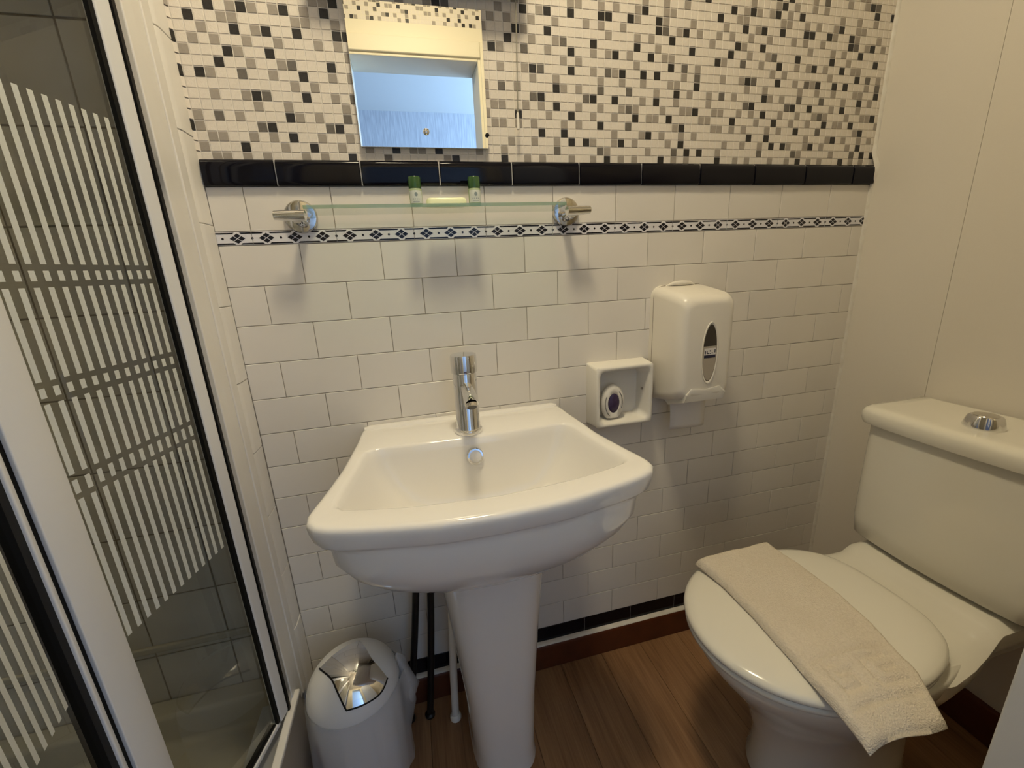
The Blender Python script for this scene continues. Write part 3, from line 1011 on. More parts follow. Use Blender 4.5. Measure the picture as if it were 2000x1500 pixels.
# sticker with dark lettering and a band
stk = MB().box(wx - 0.0145, wx + 0.0155, -0.1313, -0.1311, wz - 0.010, wz + 0.012).build('sticker', TISSUE, win)
mb = MB().box(wx - 0.0145, wx + 0.0155, -0.1315, -0.1314, wz - 0.0100, wz - 0.0035)
for a, b, c, d in ((-.0128, -.0103, -.001, .006), (-.0080, -.0060, -.001, .0055), (-.0060, -.0018, -.001, .001), (-.0005, .0030, -.001, .0005), (-.0005, .0025, .0042, .0072), (.0048, .0085, -.0005, .0015), (.0120, .0145, .001, .0085)):
    mb.box(wx + a, wx + b, -0.1315, -0.1314, wz + c, wz + d)
mb.build('sticker_print', NAVY, stk)
mb = MB()
rings = []
for j in range(8):
    t = j / 7
    z = 0.800 - t * 0.083
    rings.append([(0.797 + 0.0035 * t, -0.060 - 0.004 * sin(t * 2.6), z), (0.840, -0.064 - 0.005 * sin(t * 2.6 + .4), z - .001), (0.878, -0.063 - 0.003 * sin(t * 2.2), z - .001), (0.899 - .0015 * t, -0.060 - 0.004 * sin(t * 2.2), z)])
mb.loft(rings, closed=False, cap0=False, cap1=False)
o = part(mb, 'tissue_sheet', TISSUE, disp, smooth=60)
so = o.modifiers.new('solid', 'SOLIDIFY'); so.thickness = 0.0006

# ---------------------------------------------------------------- open wall box with air freshener
box = empty('wall_box', (0.676, 0, 0.745), 'square white open-fronted wall box left of the tissue dispenser', 'box')
bx0, bx1, bz0, bz1 = 0.6005, 0.7560, 0.7405, 0.8975
mb = MB()
rings = [rrect(bx0, bx1, bz0, bz1, 0.004, 0.0), rrect(bx0 + .002, bx1 - .002, bz0 + .002, bz1 - .002, 0.010, -0.052), rrect(bx0 + .006, bx1 - .006, bz0 + .006, bz1 - .006, 0.013, -0.056),
         rrect(bx0 + .011, bx1 - .011, bz0 + .011, bz1 - .011, 0.014, -0.055), rrect(bx0 + .014, bx1 - .014, bz0 + .014, bz1 - .014, 0.015, -0.050), rrect(bx0 + .022, bx1 - .022, bz0 + .020, bz1 - .020, 0.016, -0.008)]
mb.loft(rings)
part(mb, 'shell', PLASTIC2, box, smooth=50)
mb = MB().lathe([(0.0032, 0), (0.0032, 0.003)], (0, 0, 0), 12)
o = part(mb, 'screw_hole', GROUT, box, smooth=40)
o.location = (bx1 - 0.0175 - 0.676, -0.030, 0.825 - 0.745)
o.rotation_euler = (0, math.radians(-80), 0)

af = empty('air_freshener', (0.653, -0.040, 0.7585), 'small oval white air freshener with dark purple gel in the wall box', 'air freshener')


def egg(cx, cz, a, b, y, cut=None, n=36):
    out = []
    for i in range(n):
        t = 2 * PI * i / n
        z = cz + b * sin(t)
        if cut is not None:
            z = max(z, cut)
        out.append((cx + a * cos(t), y, z))
    return out


cx, cz = 0.6545, 0.8000
mb = MB().loft([egg(cx, cz, 0.0270, 0.0440, -0.026, 0.7606), egg(cx, cz, 0.0300, 0.0455, -0.030, 0.7600), egg(cx, cz, 0.0300, 0.0455, -0.037, 0.7600), egg(cx, cz, 0.0265, 0.0415, -0.0425, 0.7615), egg(cx, cz, 0.0165, 0.0265, -0.0440), egg(cx, cz, 0.0150, 0.0245, -0.0420)])
part(mb, 'case', PLASTIC2, af, smooth=55)
mb = MB().loft([egg(cx, cz, 0.0150, 0.0245, -0.0422), egg(cx, cz, 0.0120, 0.0200, -0.0445), egg(cx, cz, 0.0050, 0.0090, -0.0455)])
part(mb, 'gel', PURPLE, af, smooth=60)
for a0, a1 in ((150, 240), (-25, 55)):
    ps = [(cx + 0.0225 * cos(math.radians(a)), -0.0434, cz + 0.0352 * sin(math.radians(a))) for a in range(a0, a1 + 1, 6)]
    part(MB().tube(ps, 0.0007, 6), 'groove', DARKPL, af)

# ---------------------------------------------------------------- pedestal wash basin
BXC = 0.2935


def catmull(pts, per=8, closed=False):
    out = []
    n = len(pts)
    for i in range(n if closed else n - 1):
        p0 = pts[(i - 1) % n] if closed else pts[max(i - 1, 0)]
        p1, p2 = pts[i], pts[(i + 1) % n]
        p3 = pts[(i + 2) % n] if closed else pts[min(i + 2, n - 1)]
        for k in range(per):
            t = k / per
            out.append(tuple(0.5 * ((2 * p1[j]) + (-p0[j] + p2[j]) * t + (2 * p0[j] - 5 * p1[j] + 4 * p2[j] - p3[j]) * t * t + (-p0[j] + 3 * p1[j] - 3 * p2[j] + p3[j]) * t ** 3) for j in range(2)))
    if not closed:
        out.append(pts[-1])
    return out


def star(half, c, n=96):
    """mirror a half outline, smooth it and resample it by angle about c"""
    pl = catmull(half, 8)
    full = pl + [(-x, y) for x, y in reversed(pl)]
    out = []
    for i in range(n):
        a = 2 * PI * i / n + 1e-5
        dx, dy = cos(a), sin(a)
        best = None
        for p, q in zip(full, full[1:] + full[:1]):
            ex, ey = q[0] - p[0], q[1] - p[1]
            den = dx * ey - dy * ex
            if abs(den) < 1e-12:
                continue
            px, py = p[0] - c[0], p[1] - c[1]
            t = (px * ey - py * ex) / den
            u = (px * dy - py * dx) / den
            if t > 0 and -1e-9 <= u <= 1 + 1e-9 and (best is None or t > best):
                best = t
        out.append((c[0] + dx * best, c[1] + dy * best))
    return out


BC = (0, -0.245)
outer = star([(0, 0.0), (0.12, 0.0), (0.21, 0.0), (0.2265, -0.006), (0.2300, -0.030), (0.2330, -0.080), (0.2390, -0.140), (0.2515, -0.215), (0.2660, -0.290), (0.2755, -0.335), (0.2720, -0.360), (0.2480, -0.381), (0.1800, -0.400), (0.0900, -0.417), (0, -0.422)], BC)
inner = star([(0, -0.140), (0.12, -0.137), (0.180, -0.133), (0.1985, -0.138), (0.2090, -0.160), (0.2190, -0.210), (0.2300, -0.275), (0.2350, -0.312), (0.2280, -0.330), (0.2000, -0.340), (0.1200, -0.356), (0, -0.364)], BC)
floor_o = star([(0, -0.180), (0.05, -0.180), (0.095, -0.190), (0.125, -0.235), (0.120, -0.270), (0.085, -0.295), (0.04, -0.300), (0, -0.301)], BC)


def ring(o, z, s=0.0, p=None, t=0.0):
    out = []
    for i, (x, y) in enumerate(o):
        if p is not None:
            x, y = x + (p[i][0] - x) * t, y + (p[i][1] - y) * t
        dx, dy = x - BC[0], y - BC[1]
        L_ = math.hypot(dx, dy)
        f = 1 + s / L_
        yy = BC[1] + dy * f
        out.append((BXC + BC[0] + dx * f, min(yy, -0.0005), z(x, yy) if callable(z) else z))
    return out


def rimz(x, y):
    return 0.7985 + (0.0045 if y > -0.14 else 0.0045 * max(0, 1 - (-0.14 - y) / 0.05))


under = star([(0, -0.045), (0.10, -0.045), (0.180, -0.055), (0.215, -0.090), (0.238, -0.160), (0.252, -0.230), (0.259, -0.300), (0.252, -0.345), (0.225, -0.372), (0.160, -0.394), (0.085, -0.404), (0, -0.409)], BC)
foot = star([(0, -0.095), (0.06, -0.095), (0.095, -0.105), (0.118, -0.150), (0.125, -0.200), (0.120, -0.245), (0.100, -0.280), (0.055, -0.300), (0, -0.305)], BC)
rings = [ring(floor_o, 0.664, -0.040), ring(floor_o, 0.664, -0.015), ring(floor_o, 0.667), ring(inner, 0.675, 0, floor_o, 0.80), ring(inner, 0.695, 0, floor_o, 0.53), ring(inner, 0.725, 0, floor_o, 0.29), ring(inner, 0.760, 0, floor_o, 0.10),
         ring(inner, 0.784, 0, floor_o, 0.02), ring(inner, lambda x, y: rimz(x, y) - 0.005, 0.0025), ring(inner, lambda x, y: rimz(x, y) - 0.001, 0.0070), ring(inner, rimz, 0.012), ring(outer, rimz, -0.011), ring(outer, lambda x, y: rimz(x, y) - 0.0006, -0.0060), ring(outer, lambda x, y: rimz(x, y) - 0.0030, -0.0020), ring(outer, lambda x, y: rimz(x, y) - 0.0075, -0.0002), ring(outer, 0.782, -0.0010), ring(outer, 0.764, -0.0060), ring(outer, 0.7600, -0.0090), ring(outer, 0.7575, -0.0120),
         ring(under, 0.754, 0.000), ring(under, 0.746, -0.001), ring(under, 0.715, -0.004), ring(under, 0.680, 0, foot, 0.15), ring(under, 0.645, 0, foot, 0.36), ring(under, 0.613, 0, foot, 0.64), ring(under, 0.596, 0, foot, 0.86), ring(foot, 0.588, 0.0), ring(foot, 0.585, -0.03)]
basin = empty('wash_basin', (BXC, -0.2, 0), 'white ceramic pedestal wash basin with a mixer tap', 'wash basin')
bowl = part(MB().loft(rings), 'bowl', CERAMIC, basin, smooth=180)
# upstand along the wall
mb = MB()
prof = [(-0.0005, 0.800), (-0.0005, 0.8075), (-0.005, 0.8085), (-0.014, 0.8080), (-0.019, 0.8060), (-0.024, 0.8022)]
mb.loft([[(BXC + xx, y if abs(xx) < .22 else y * .55, z if abs(xx) < .22 else .800 + (z - .800) * .5) for y, z in prof] for xx in (-0.224, -0.221, -0.212, 0.212, 0.221, 0.224)])
mb.build('upstand', CERAMIC, bowl, smooth=60)
mb = MB()
oc = (0.2925, -0.1480, 0.7640)
rings = []
for rr, q in ((0.0170, 0.001), (0.0170, -0.003), (0.0155, -0.0050), (0.0125, -0.0052), (0.0120, -0.0030)):
    rings.append([(oc[0] + rr * cos(2 * PI * i / 28), oc[1] + q * .80 - rr * sin(2 * PI * i / 28) * -.30, oc[2] + q * -.2 + rr * sin(2 * PI * i / 28) * .95) for i in range(28)])
mb.loft(rings)
mb.build('overflow_ring', CHROME, bowl, smooth=35)
mb = MB().add([(oc[0] + 0.0122 * cos(2 * PI * i / 28), oc[1] - 0.0026 + 0.0122 * .30 * sin(2 * PI * i / 28), oc[2] + .0006 + 0.0122 * .95 * sin(2 * PI * i / 28)) for i in range(28)], [tuple(range(28))])
mb.build('overflow_cap', CERAMIC, bowl)
mb = MB().lathe([(0.022, 0.0), (0.022, 0.0025), (0.018, 0.0040), (0.0005, 0.0045)], (BXC, -0.245, 0.6635), 28)
mb.build('waste', CHROME, bowl, smooth=40)
# pedestal: D-shaped column, open at the back
mb = MB()
rings = []
for z, hw, yf in ((0.0, 0.078, -0.250), (0.010, 0.077, -0.249), (0.05, 0.076, -0.248), (0.20, 0.084, -0.250), (0.38, 0.099, -0.256), (0.50, 0.110, -0.264), (0.592, 0.118, -0.274)):
    rr = []
    for i in range(25):
        a = PI * i / 24
        c_, s_ = cos(a), sin(a)
        rr.append((BXC + 0.0115 - hw * math.copysign(abs(c_) ** 0.55, c_), -0.085 + (yf + 0.085) * abs(s_) ** 0.5, z))
    rr += [(BXC + 0.0115 + hw - .012, -0.085, z)]
    for i in range(24, -1, -1):
        a = PI * i / 24
        c_, s_ = cos(a), sin(a)
        rr.append((BXC + 0.0115 - (hw - .012) * math.copysign(abs(c_) ** 0.55, c_), -0.085 + (yf + 0.097) * abs(s_) ** 0.5, z))
    rings.append(rr)
mb.loft(rings)
part(mb, 'pedestal', CERAMIC, basin, smooth=50)

# mixer tap
tx, ty, tz = 0.2885, -0.105, 0.8025
tap = empty('mixer_tap', (tx, ty, tz), 'chrome cylindrical single-lever mixer tap on the wash basin', 'tap')
body = part(MB().lathe([(0.0280, 0.0), (0.0292, 0.003), (0.0280, 0.008), (0.0258, 0.0095), (0.0243, 0.012), (0.0240, 0.125), (0.0230, 0.128)], (tx, ty, tz), 40), 'body', CHROME, tap, smooth=40)
part(MB().lathe([(0.0240, 0.1285), (0.0262, 0.1295), (0.0266, 0.133), (0.0266, 0.162), (0.0255, 0.1655), (0.0160, 0.1672), (0.0005, 0.1680)], (tx, ty, tz), 40), 'handle', CHROME, tap, smooth=40)
mb = MB().tube([(tx, ty - 0.005, tz + 0.100), (tx - .001, ty - 0.060, tz + 0.099), (tx - .002, ty - 0.082, tz + 0.096), (tx - .002, ty - 0.094, tz + 0.089)], [0.0128, 0.0128, 0.0130, 0.0128], 28)
spout = part(mb, 'spout', CHROME, tap, smooth=40)
mb = MB().tube([(tx - .002, ty - 0.0935, tz + 0.0893), (tx - .002, ty - 0.0975, tz + 0.0845)], [0.0112, 0.0108], 24)
part(mb, 'aerator', CHROME_DULL, tap, smooth=40)
mb = MB().tube([(tx - .002, ty - 0.0973, tz + 0.0846), (tx - .002, ty - 0.0979, tz + 0.0840)], 0.0086, 20)
part(mb, 'aerator_screen', DARKPL, tap, smooth=40)

# supply hoses and waste behind the pedestal
for a, b, lab in (((0.160, -0.050, 0.60), (0.080, -0.052, 0.0), 'black flexible hose, the left one behind the bin'), ((0.186, -0.050, 0.60), (0.131, -0.055, 0.0), 'black flexible hose, the right one beside the pedestal')):
    pa, pb = Vector(a), Vector(b)
    ps = [pa.lerp(pb, t) + Vector((0.004 * sin(PI * t), 0, 0)) for t in [i / 10 for i in range(11)]]
    h = empty('water_hose', b, lab, 'hose', 'hoses under the wash basin')
    part(MB().tube(ps, 0.0085, 14), 'tube', BLACKPIPE, h, smooth=60)
    part(MB().lathe([(0.013, 0.0), (0.013, 0.006), (0.009, 0.010)], b, 16), 'collar', BLACKPIPE, h, smooth=40)
wp = empty('waste_pipe', (0.196, -0.080, 0), 'white waste pipe standing behind the left side of the basin pedestal', 'pipe')
part(MB().tube([(0.196, -0.080, 0.010), (0.203, -0.080, 0.16), (0.226, -0.080, 0.50)], 0.0095, 18), 'tube', PLASTIC2, wp, smooth=40)
part(MB().lathe([(0.0145, 0.0), (0.0145, 0.008), (0.0100, 0.014)], (0.196, -0.080, 0), 18), 'collar', PLASTIC2, wp, smooth=40)

# ---------------------------------------------------------------- swing-lid bin
CB = Vector((-0.008, -0.165, 0.0))
ZR = 0.282
RB = 0.093
DH = 0.078
bin_ = empty('swing_bin', CB, 'small white bin with a domed lid and shiny chrome flap', 'bin')
part(MB().lathe([(0.080, 0.004), (0.084, 0.0), (0.086, 0.012), (0.091, ZR - 0.006), (0.089, ZR)], CB, 48), 'body', BIN, bin_, smooth=40)
pr = [(RB, ZR + 0.001), (RB + 0.0015, ZR + 0.006)]
for i in range(0, 15):
    a = math.radians(4 + 86 * i / 14)
    pr.append((max(RB * cos(a), 0.0005), ZR + 0.006 + (DH - .006) * sin(a)))
lid = part(MB().lathe(pr, CB, 56), 'lid', BIN, bin_, smooth=60)


def dome(p, k=1.0):
    v = Vector(p).normalized() * k
    return (CB.x + RB * v.x, CB.y + RB * v.y, ZR + 0.006 + (DH - .006) * v.z)


def lerp_curve(pts, t):
    t = t * (len(pts) - 1)
    i = min(int(t), len(pts) - 2)
    return Vector(pts[i]).lerp(Vector(pts[i + 1]), t - i)


A_, B_, C_, D_ = (0.160, 0.496, 0.854), (-0.651, 0.057, 0.757), (0.001, -0.893, 0.449), (0.795, -0.395, 0.460)


def smooth3(pts, per=6):
    pts = [Vector(p) for p in pts]
    out = []
    for i in range(len(pts) - 1):
        p0, p1, p2, p3 = pts[max(i - 1, 0)], pts[i], pts[i + 1], pts[min(i + 2, len(pts) - 1)]
        for k in range(per):
            t = k / per
            out.append(0.5 * (2 * p1 + (p2 - p0) * t + (2 * p0 - 5 * p1 + 4 * p2 - p3) * t * t + (-p0 + 3 * p1 - 3 * p2 + p3) * t ** 3))
    return out + [pts[-1]]


AB = smooth3([A_, (-0.213, 0.326, 0.921), (-0.503, 0.146, 0.852), B_])
BCc = smooth3([B_, (-0.347, -0.336, 0.876), (-0.172, -0.638, 0.751), C_])
DC = smooth3([D_, (0.668, -0.643, 0.374), (0.389, -0.826, 0.409), C_])
AD = smooth3([A_, (0.450, -0.041, 0.892), (0.637, -0.259, 0.726), D_])


def flap(k0, k1, grow):
    N = 14
    top, bot = [], []
    for i in range(N + 1):
        for j in range(N + 1):
            u, v = i / N, j / N         # u: A->D / B->C ; v: A->B / D->C
            u_, v_ = (u - .5) * (1 + grow) + .5, (v - .5) * (1 + grow) + .5
            uc, vc = min(max(u_, 0), 1), min(max(v_, 0), 1)
            e0, e1 = lerp_curve(AB, vc), lerp_curve(DC, vc)
            f0, f1 = lerp_curve(AD, uc), lerp_curve(BCc, uc)
            bil = (Vector(A_) * (1 - uc) * (1 - vc) + Vector(D_) * uc * (1 - vc) + Vector(B_) * (1 - uc) * vc + Vector(C_) * uc * vc)
            p = e0 * (1 - uc) + e1 * uc + f0 * (1 - vc) + f1 * vc - bil
            top.append(dome(p, k1))
            bot.append(dome(p, k0))
    n = (N + 1) ** 2
    fs = []
    for i in range(N):
        for j in range(N):
            q = (i * (N + 1) + j, i * (N + 1) + j + 1, (i + 1) * (N + 1) + j + 1, (i + 1) * (N + 1) + j)
            fs += [q, tuple(n + w for w in reversed(q))]
    edge = [(0, j) for j in range(N)] + [(i, N) for i in range(N)] + [(N, j) for j in range(N, 0, -1)] + [(i, 0) for i in range(N, 0, -1)]
    idx = [i * (N + 1) + j for i, j in edge]
    for p, q in zip(idx, idx[1:] + idx[:1]):
        fs.append((p, q, n + q, n + p))
    return MB().add(top + bot, fs)


fl = part(flap(1.004, 1.016, -0.02), 'flap', CHROME, bin_, smooth=45)
ed = []
for cur in (BCc, list(reversed(DC))):
    for i in range(16):
        ed.append(dome(lerp_curve(cur, i / 16), 1.012))
ed.append(dome(D_, 1.012))
mb = MB().tube(ed, 0.0017, 8)
mb.build('flap_gap', RUBBER, fl, smooth=60)
# thin liner hanging out all round under the lid
mb = MB()
rings = []
n = 96
ph = [random.random() * 6.28 for _ in range(8)]
for kz, (z, rad, amp) in enumerate(((ZR + 0.010, 0.0955, 0.0), (ZR - 0.004, 0.0970, 0.0012), (0.245, 0.0980, 0.0025), (0.18, 0.0985, 0.0035), (0.11, 0.0995, 0.0042), (0.05, 0.1010, 0.0050))):
    rr = []
    for i in range(n):
        a = 2 * PI * i / n
        w = sin(7 * a + ph[0] + kz * .5) + 0.7 * sin(13 * a + ph[1] - kz * .8) + 0.4 * sin(23 * a + ph[2] + kz)
        bulge = 0.0
        da = (a - math.radians(10) + PI) % (2 * PI) - PI
        if 0.14 < z < 0.30:
            bulge = 0.020 * math.exp(-(da / 0.30) ** 2) * (1.0 if z < .27 else .5)
        left = (a - math.radians(195) + PI) % (2 * PI) - PI
        lb = 0.010 * math.exp(-(left / 0.5) ** 2) * max(0, (0.30 - z) / 0.25)
        q = rad + amp * w * 0.5 + bulge
        px_, py_ = CB.x + q * cos(a), CB.y + q * sin(a)
        rr.append((max(px_ - lb, X0 + 0.0105), py_, z + 0.004 * sin(5 * a + ph[3]) * (1 if kz > 1 else 0)))
    rings.append(rr)
mb.loft(rings, cap0=False, cap1=False)
part(mb, 'bin_liner', LINER, bin_, smooth=180)
# bunched knot of liner on the right
mb = MB()
rings = []
for z, rx, ox in ((0.320, 0.002, 0.092), (0.300, 0.010, 0.097), (0.272, 0.014, 0.103), (0.240, 0.016, 0.108), (0.215, 0.017, 0.110), (0.197, 0.013, 0.109), (0.190, 0.004, 0.108)):
    rr = []
    for i in range(18):
        a = 2 * PI * i / 18
        q = rx * (1 + .22 * sin(3 * a + z * 60) + .12 * sin(5 * a - z * 90))
        rr.append((CB.x + ox + q * cos(a), CB.y + 0.018 + 1.25 * q * sin(a), z))
    rings.append(rr)
mb.loft(rings)
part(mb, 'liner_knot', LINER, bin_, smooth=180)

# ---------------------------------------------------------------- toilet
TY = -0.395
TO = Vector((1.0, TY, 0))
toilet = empty('toilet', TO, 'cream close-coupled toilet with its lid closed under a folded towel', 'toilet')


def plan(pts, per=6):
    """half plan (x, half width) from tip to back -> closed ring of (x, dy)"""
    pl = catmull(pts, per)
    return [(x, -w) for x, w in pl] + [(x, w) for x, w in reversed(pl)][1:-1 if pl[0][1] < 1e-6 else None]


def egg_plan(tip, back, hw, wb, n=64, sq=0.0):
    """egg with a round front and a squarer back"""
    mid = tip + (back - tip) * 0.47
    out = []
    for i in range(n):
        a = 2 * PI * i / n
        c_, s_ = cos(a), sin(a)
        if c_ < 0:
            x = mid + (mid - tip) * c_
            y = hw * s_
        else:
            e = 0.62 - sq
            x = mid + (back - mid) * abs(c_) ** e
            y = math.copysign(abs(s_) ** (0.80 - sq), s_) * (hw + (wb - hw) * min(1, (x - mid) / (back - mid)) ** 1.5)
        out.append((x, y))
    return out


def ring3(pl, z, dz=None):
    return [(x, TY + y, z if dz is None else z + dz(x, y)) for x, y in pl]


# pan
rings = [ring3(egg_plan(0.835, 1.200, 0.100, 0.092), 0.0), ring3(egg_plan(0.833, 1.202, 0.103, 0.094), 0.010), ring3(egg_plan(0.842, 1.200, 0.096, 0.088), 0.045), ring3(egg_plan(0.835, 1.200, 0.096, 0.088), 0.12), ring3(egg_plan(0.808, 1.200, 0.112, 0.094), 0.20), ring3(egg_plan(0.765, 1.205, 0.138, 0.100, 64, 0.10), 0.265),
         ring3(egg_plan(0.718, 1.210, 0.160, 0.112, 64, 0.10), 0.325), ring3(egg_plan(0.688, 1.214, 0.1725, 0.122, 64, 0.10), 0.370), ring3(egg_plan(0.678, 1.216, 0.1765, 0.128, 64, 0.10), 0.398), ring3(egg_plan(0.683, 1.213, 0.1735, 0.125, 64, 0.10), 0.406), ring3(egg_plan(0.70, 1.19, 0.150, 0.10, 64, 0.10), 0.408)]
pan = part(MB().loft(rings), 'pan', TOILET, toilet, smooth=180)
# platform that carries the cistern
mb = MB()
rings = []
for xx, hw, z in ((1.000, 0.160, 0.3985), (1.040, 0.169, 0.4065), (1.100, 0.161, 0.4105), (1.150, 0.150, 0.4140), (1.175, 0.144, 0.4190), (1.188, 0.142, 0.4300), (1.200, 0.141, 0.4380), (1.330, 0.141, 0.4390)):
    rr = []
    for t in range(-8, 9):
        w = t / 8
        e = max(0, abs(w) - 0.86) / 0.14
        rr.append((xx, TY + hw * w, z - 0.012 * e ** 2))
    for w, zz in ((0.99, -0.04), (0.90, -0.085), (0.70, -0.13), (0.0, -0.15), (-0.70, -0.13), (-0.90, -0.085), (-0.99, -0.04)):
        rr.append((xx, TY + hw * w, z + zz))
    rings.append(rr)
mb.loft(rings)
mb.build('cistern_platform', TOILET, pan, smooth=50)

# seat and lid
sp1 = lambda s: egg_plan(0.664 - s, 1.104 + s * .3, 0.1800 + s, 0.146 + s, 72, 0.22)
rings = [ring3(sp1(-0.006), 0.4085), ring3(sp1(0.0), 0.412), ring3(sp1(0.001), 0.420), ring3(sp1(-0.003), 0.4245)]
part(MB().loft(rings), 'seat', SEAT, toilet, smooth=60)


def lidz(s):
    return lambda x, y: 0.006 * (1 - min(1, ((x - 0.89) / 0.24) ** 2 + (y / 0.20) ** 2))


rings = [ring3(sp1(-0.004), 0.4255), ring3(sp1(0.0015), 0.4275), ring3(sp1(0.0035), 0.4320), ring3(sp1(0.002), 0.4385), ring3(sp1(-0.004), 0.4430), ring3(sp1(-0.016), 0.4455, lidz(0)), ring3(sp1(-0.050), 0.4470, lidz(0)), ring3(sp1(-0.100), 0.4475, lidz(0))]
part(MB().loft(rings), 'lid', SEAT, toilet, smooth=60)
# cistern
mb = MB()
rings = []
for z, xf, hw, rad in ((0.4400, 1.245, 0.150, 0.030), (0.4425, 1.228, 0.160, 0.032), (0.455, 1.214, 0.168, 0.034), (0.50, 1.210, 0.171, 0.034), (0.60, 1.212, 0.173, 0.034), (0.742, 1.216, 0.175, 0.034)):
    rr = []
    xb = 1.398
    for i in range(8):
        a = PI / 2 * i / 7
        rr.append((xf + rad - rad * sin(a), TY + hw - rad + rad * cos(a)))
    rr = [(xb, TY + hw)] + [(xf + rad - rad * sin(a), TY + hw - rad + rad * cos(a)) for a in [PI / 2 * i / 7 for i in range(8)]]
    front = [(xf - 0.010 * (1 - (w / 1.0) ** 2), TY + (hw - rad) * w) for w in (0.75, 0.5, 0.25, 0, -0.25, -0.5, -0.75)]
    rr += front
    rr += [(xf + rad - rad * cos(a), TY - hw + rad - rad * sin(a)) for a in [PI / 2 * i / 7 for i in range(8)]] + [(xb, TY - hw)]
    rings.append([(px_, py_, z) for px_, py_ in rr])
mb.loft(rings)
cis = part(mb, 'cistern', TOILET, toilet, smooth=55)
mb = MB()
rings = []
for z, ins in ((0.7400, 0.004), (0.7405, 0.0), (0.7500, -0.003), (0.7660, -0.003), (0.7740, 0.001), (0.7785, 0.008), (0.7800, 0.018), (0.7795, 0.034)):
    hw, xf, xb, rad = 0.184 - ins, 1.203 + ins, 1.398 - max(ins, 0) * .4, 0.030
    rr = [(xb, TY + hw)] + [(xf + rad - rad * sin(a), TY + hw - rad + rad * cos(a)) for a in [PI / 2 * i / 7 for i in range(8)]]
    rr += [(xf - 0.010 * (1 - w * w), TY + (hw - rad) * w) for w in (0.75, 0.5, 0.25, 0, -0.25, -0.5, -0.75)]
    rr += [(xf + rad - rad * cos(a), TY - hw + rad - rad * sin(a)) for a in [PI / 2 * i / 7 for i in range(8)]] + [(xb, TY - hw)]
    rings.append([(px_, py_, z) for px_, py_ in rr])
mb.loft(rings)
clid = part(mb, 'cistern_lid', TOILET, toilet, smooth=50)
# faceted chrome flush knob
kb = (1.272, -0.398, 0.7795)
mb = MB()
rings = []
for z, r_, am in ((0.0, 0.0285, 0.05), (0.004, 0.0290, 0.06), (0.016, 0.0255, 0.09), (0.024, 0.0235, 0.08), (0.0265, 0.0215, 0.06)):
    rings.append([(kb[0] + r_ * (1 + am * cos(6 * a)) * cos(a), kb[1] + r_ * (1 + am * cos(6 * a)) * sin(a), kb[2] + z) for a in [2 * PI * i / 36 for i in range(36)]])
mb.loft(rings)
mb.build('flush_knob', CHROME, clid, smooth=35)
MB().lathe([(0.0195, 0.0262), (0.0185, 0.0275), (0.006, 0.0280), (0.0005, 0.0281)], kb, 28).build('flush_button', CHROME_DULL, clid, smooth=40)

# ---------------------------------------------------------------- folded towel on the toilet lid
NX, NY = 44, 96
FLt, FRt, BLt, BRt = (0.7640, -0.621), (0.9060, -0.622), (0.7670, -0.232), (0.9700, -0.226)


def towel_xy(s, t):
    """s across 0..1, t along 0..1 from the wall side to the near end"""
    lx = [BLt[0], 0.7760, 0.7740, 0.7680, 0.7600, FLt[0]]
    rx = [BRt[0], 0.9800, 0.9740, 0.9620, 0.9400, FRt[0]]
    q = t * 5
    i = min(int(q), 4)
    f = q - i
    f = f * f * (3 - 2 * f) * .5 + f * .5
    a = lx[i] + (lx[i + 1] - lx[i]) * f
    b = rx[i] + (rx[i + 1] - rx[i]) * f
    y0 = BLt[1] + (BRt[1] - BLt[1]) * s
    y1 = FLt[1] + (FRt[1] - FLt[1]) * s + 0.004 * sin(PI * s * 1.6)
    return a + (b - a) * s, y0 + (y1 - y0) * t


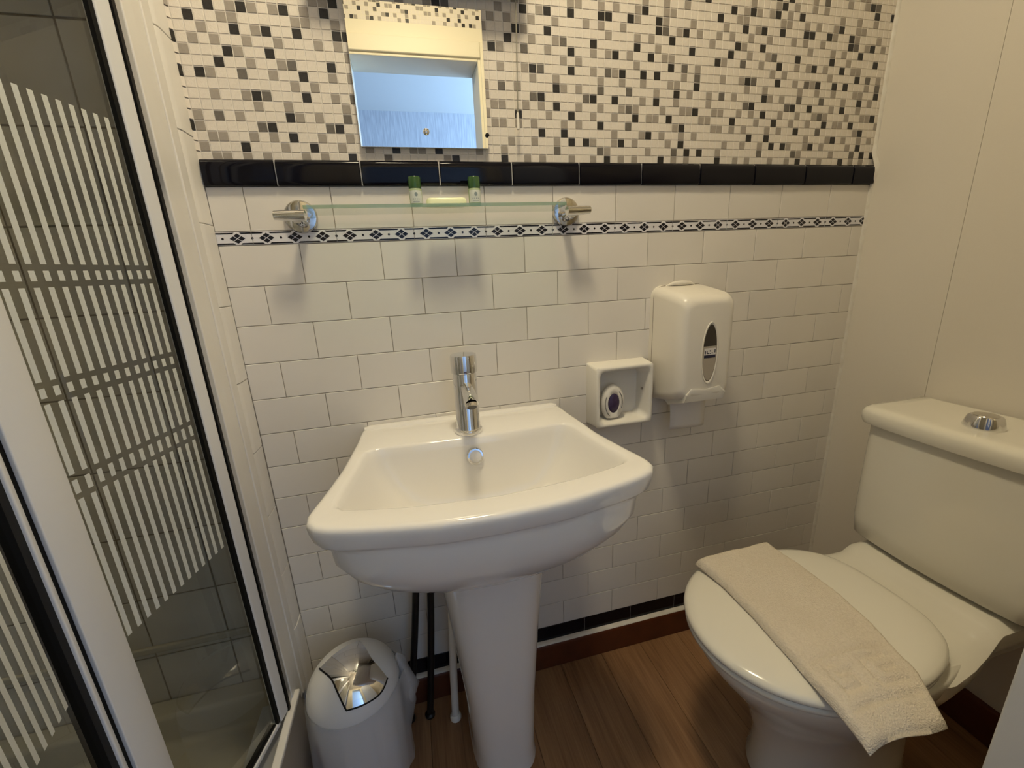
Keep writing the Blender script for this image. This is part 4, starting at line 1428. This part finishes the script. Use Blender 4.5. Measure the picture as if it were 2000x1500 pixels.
BARS = [(0.16, 0.20, 0.74, 0.86), (0.20, 0.42, 0.835, 0.86), (0.38, 0.42, 0.78, 0.86), (0.24, 0.42, 0.775, 0.795), (0.16, 0.30, 0.735, 0.755),
        (0.54, 0.58, 0.74, 0.87), (0.58, 0.86, 0.745, 0.765), (0.82, 0.86, 0.75, 0.81), (0.64, 0.86, 0.80, 0.82), (0.58, 0.86, 0.85, 0.87), (0.10, 0.92, 0.70, 0.712), (0.10, 0.92, 0.90, 0.912)]


def lid_h(x, y):
    dx, dy = (x - 0.885), (y - TY)
    e = max(abs(dy) / 0.176, math.hypot(min(dx, 0) / 0.225, dy / 0.180))
    base = 0.4543
    if e > 0.97:
        base -= 0.045 * (e - 0.97) + 0.10 * max(0, e - 1.1) ** 2
    return base


top, bot = [], []
rng = random.Random(3)
gx = [[rng.random() for _ in range(NX + 1)] for _ in range(NY + 1)]
for j in range(NY + 1):
    for i in range(NX + 1):
        s, t = i / NX, j / NY
        x, y = towel_xy(s, t)
        edge = min(s, 1 - s) * 0.19
        ee = min(edge, t * 0.40, (1 - t) * 0.40)
        th = 0.0135 * math.sqrt(max(0.0, 1 - (1 - min(1, ee / 0.010)) ** 2)) + 0.0012
        th *= 1 - 0.35 * max(0, (t - .86) / .14)
        z = lid_h(x, y)
        wob = 0.0014 * sin(9 * t + 3 * s) + 0.0009 * sin(17 * s + 5 * t) + 0.0014 * sin(6.5 * s - 11 * t)
        d = 0.0
        for a, b, c, e in BARS:
            if a < s < b and c < t < e:
                d = -0.0052
        if t < .06:
            z += 0.003 * (1 - t / .06)
        top.append((x, y, z + th + wob + d + (gx[j][i] - .5) * 0.0010))
        bot.append((x, y, z + wob * .3))
mb = MB()
n = (NX + 1) * (NY + 1)
fs = []
for j in range(NY):
    for i in range(NX):
        q = (j * (NX + 1) + i, j * (NX + 1) + i + 1, (j + 1) * (NX + 1) + i + 1, (j + 1) * (NX + 1) + i)
        fs += [q, tuple(n + w for w in reversed(q))]
edge = [i for i in range(NX + 1)] + [j * (NX + 1) + NX for j in range(1, NY + 1)] + [NY * (NX + 1) + i for i in range(NX - 1, -1, -1)] + [j * (NX + 1) for j in range(NY - 1, 0, -1)]
for p, q in zip(edge, edge[1:] + edge[:1]):
    fs.append((p, q, n + q, n + p))
mb.add(top + bot, fs)
tw = mb.build('folded_towel', TOWEL, smooth=180)
tag(tw, 'cream terry hand towel folded lengthwise across the closed toilet lid', 'towel')
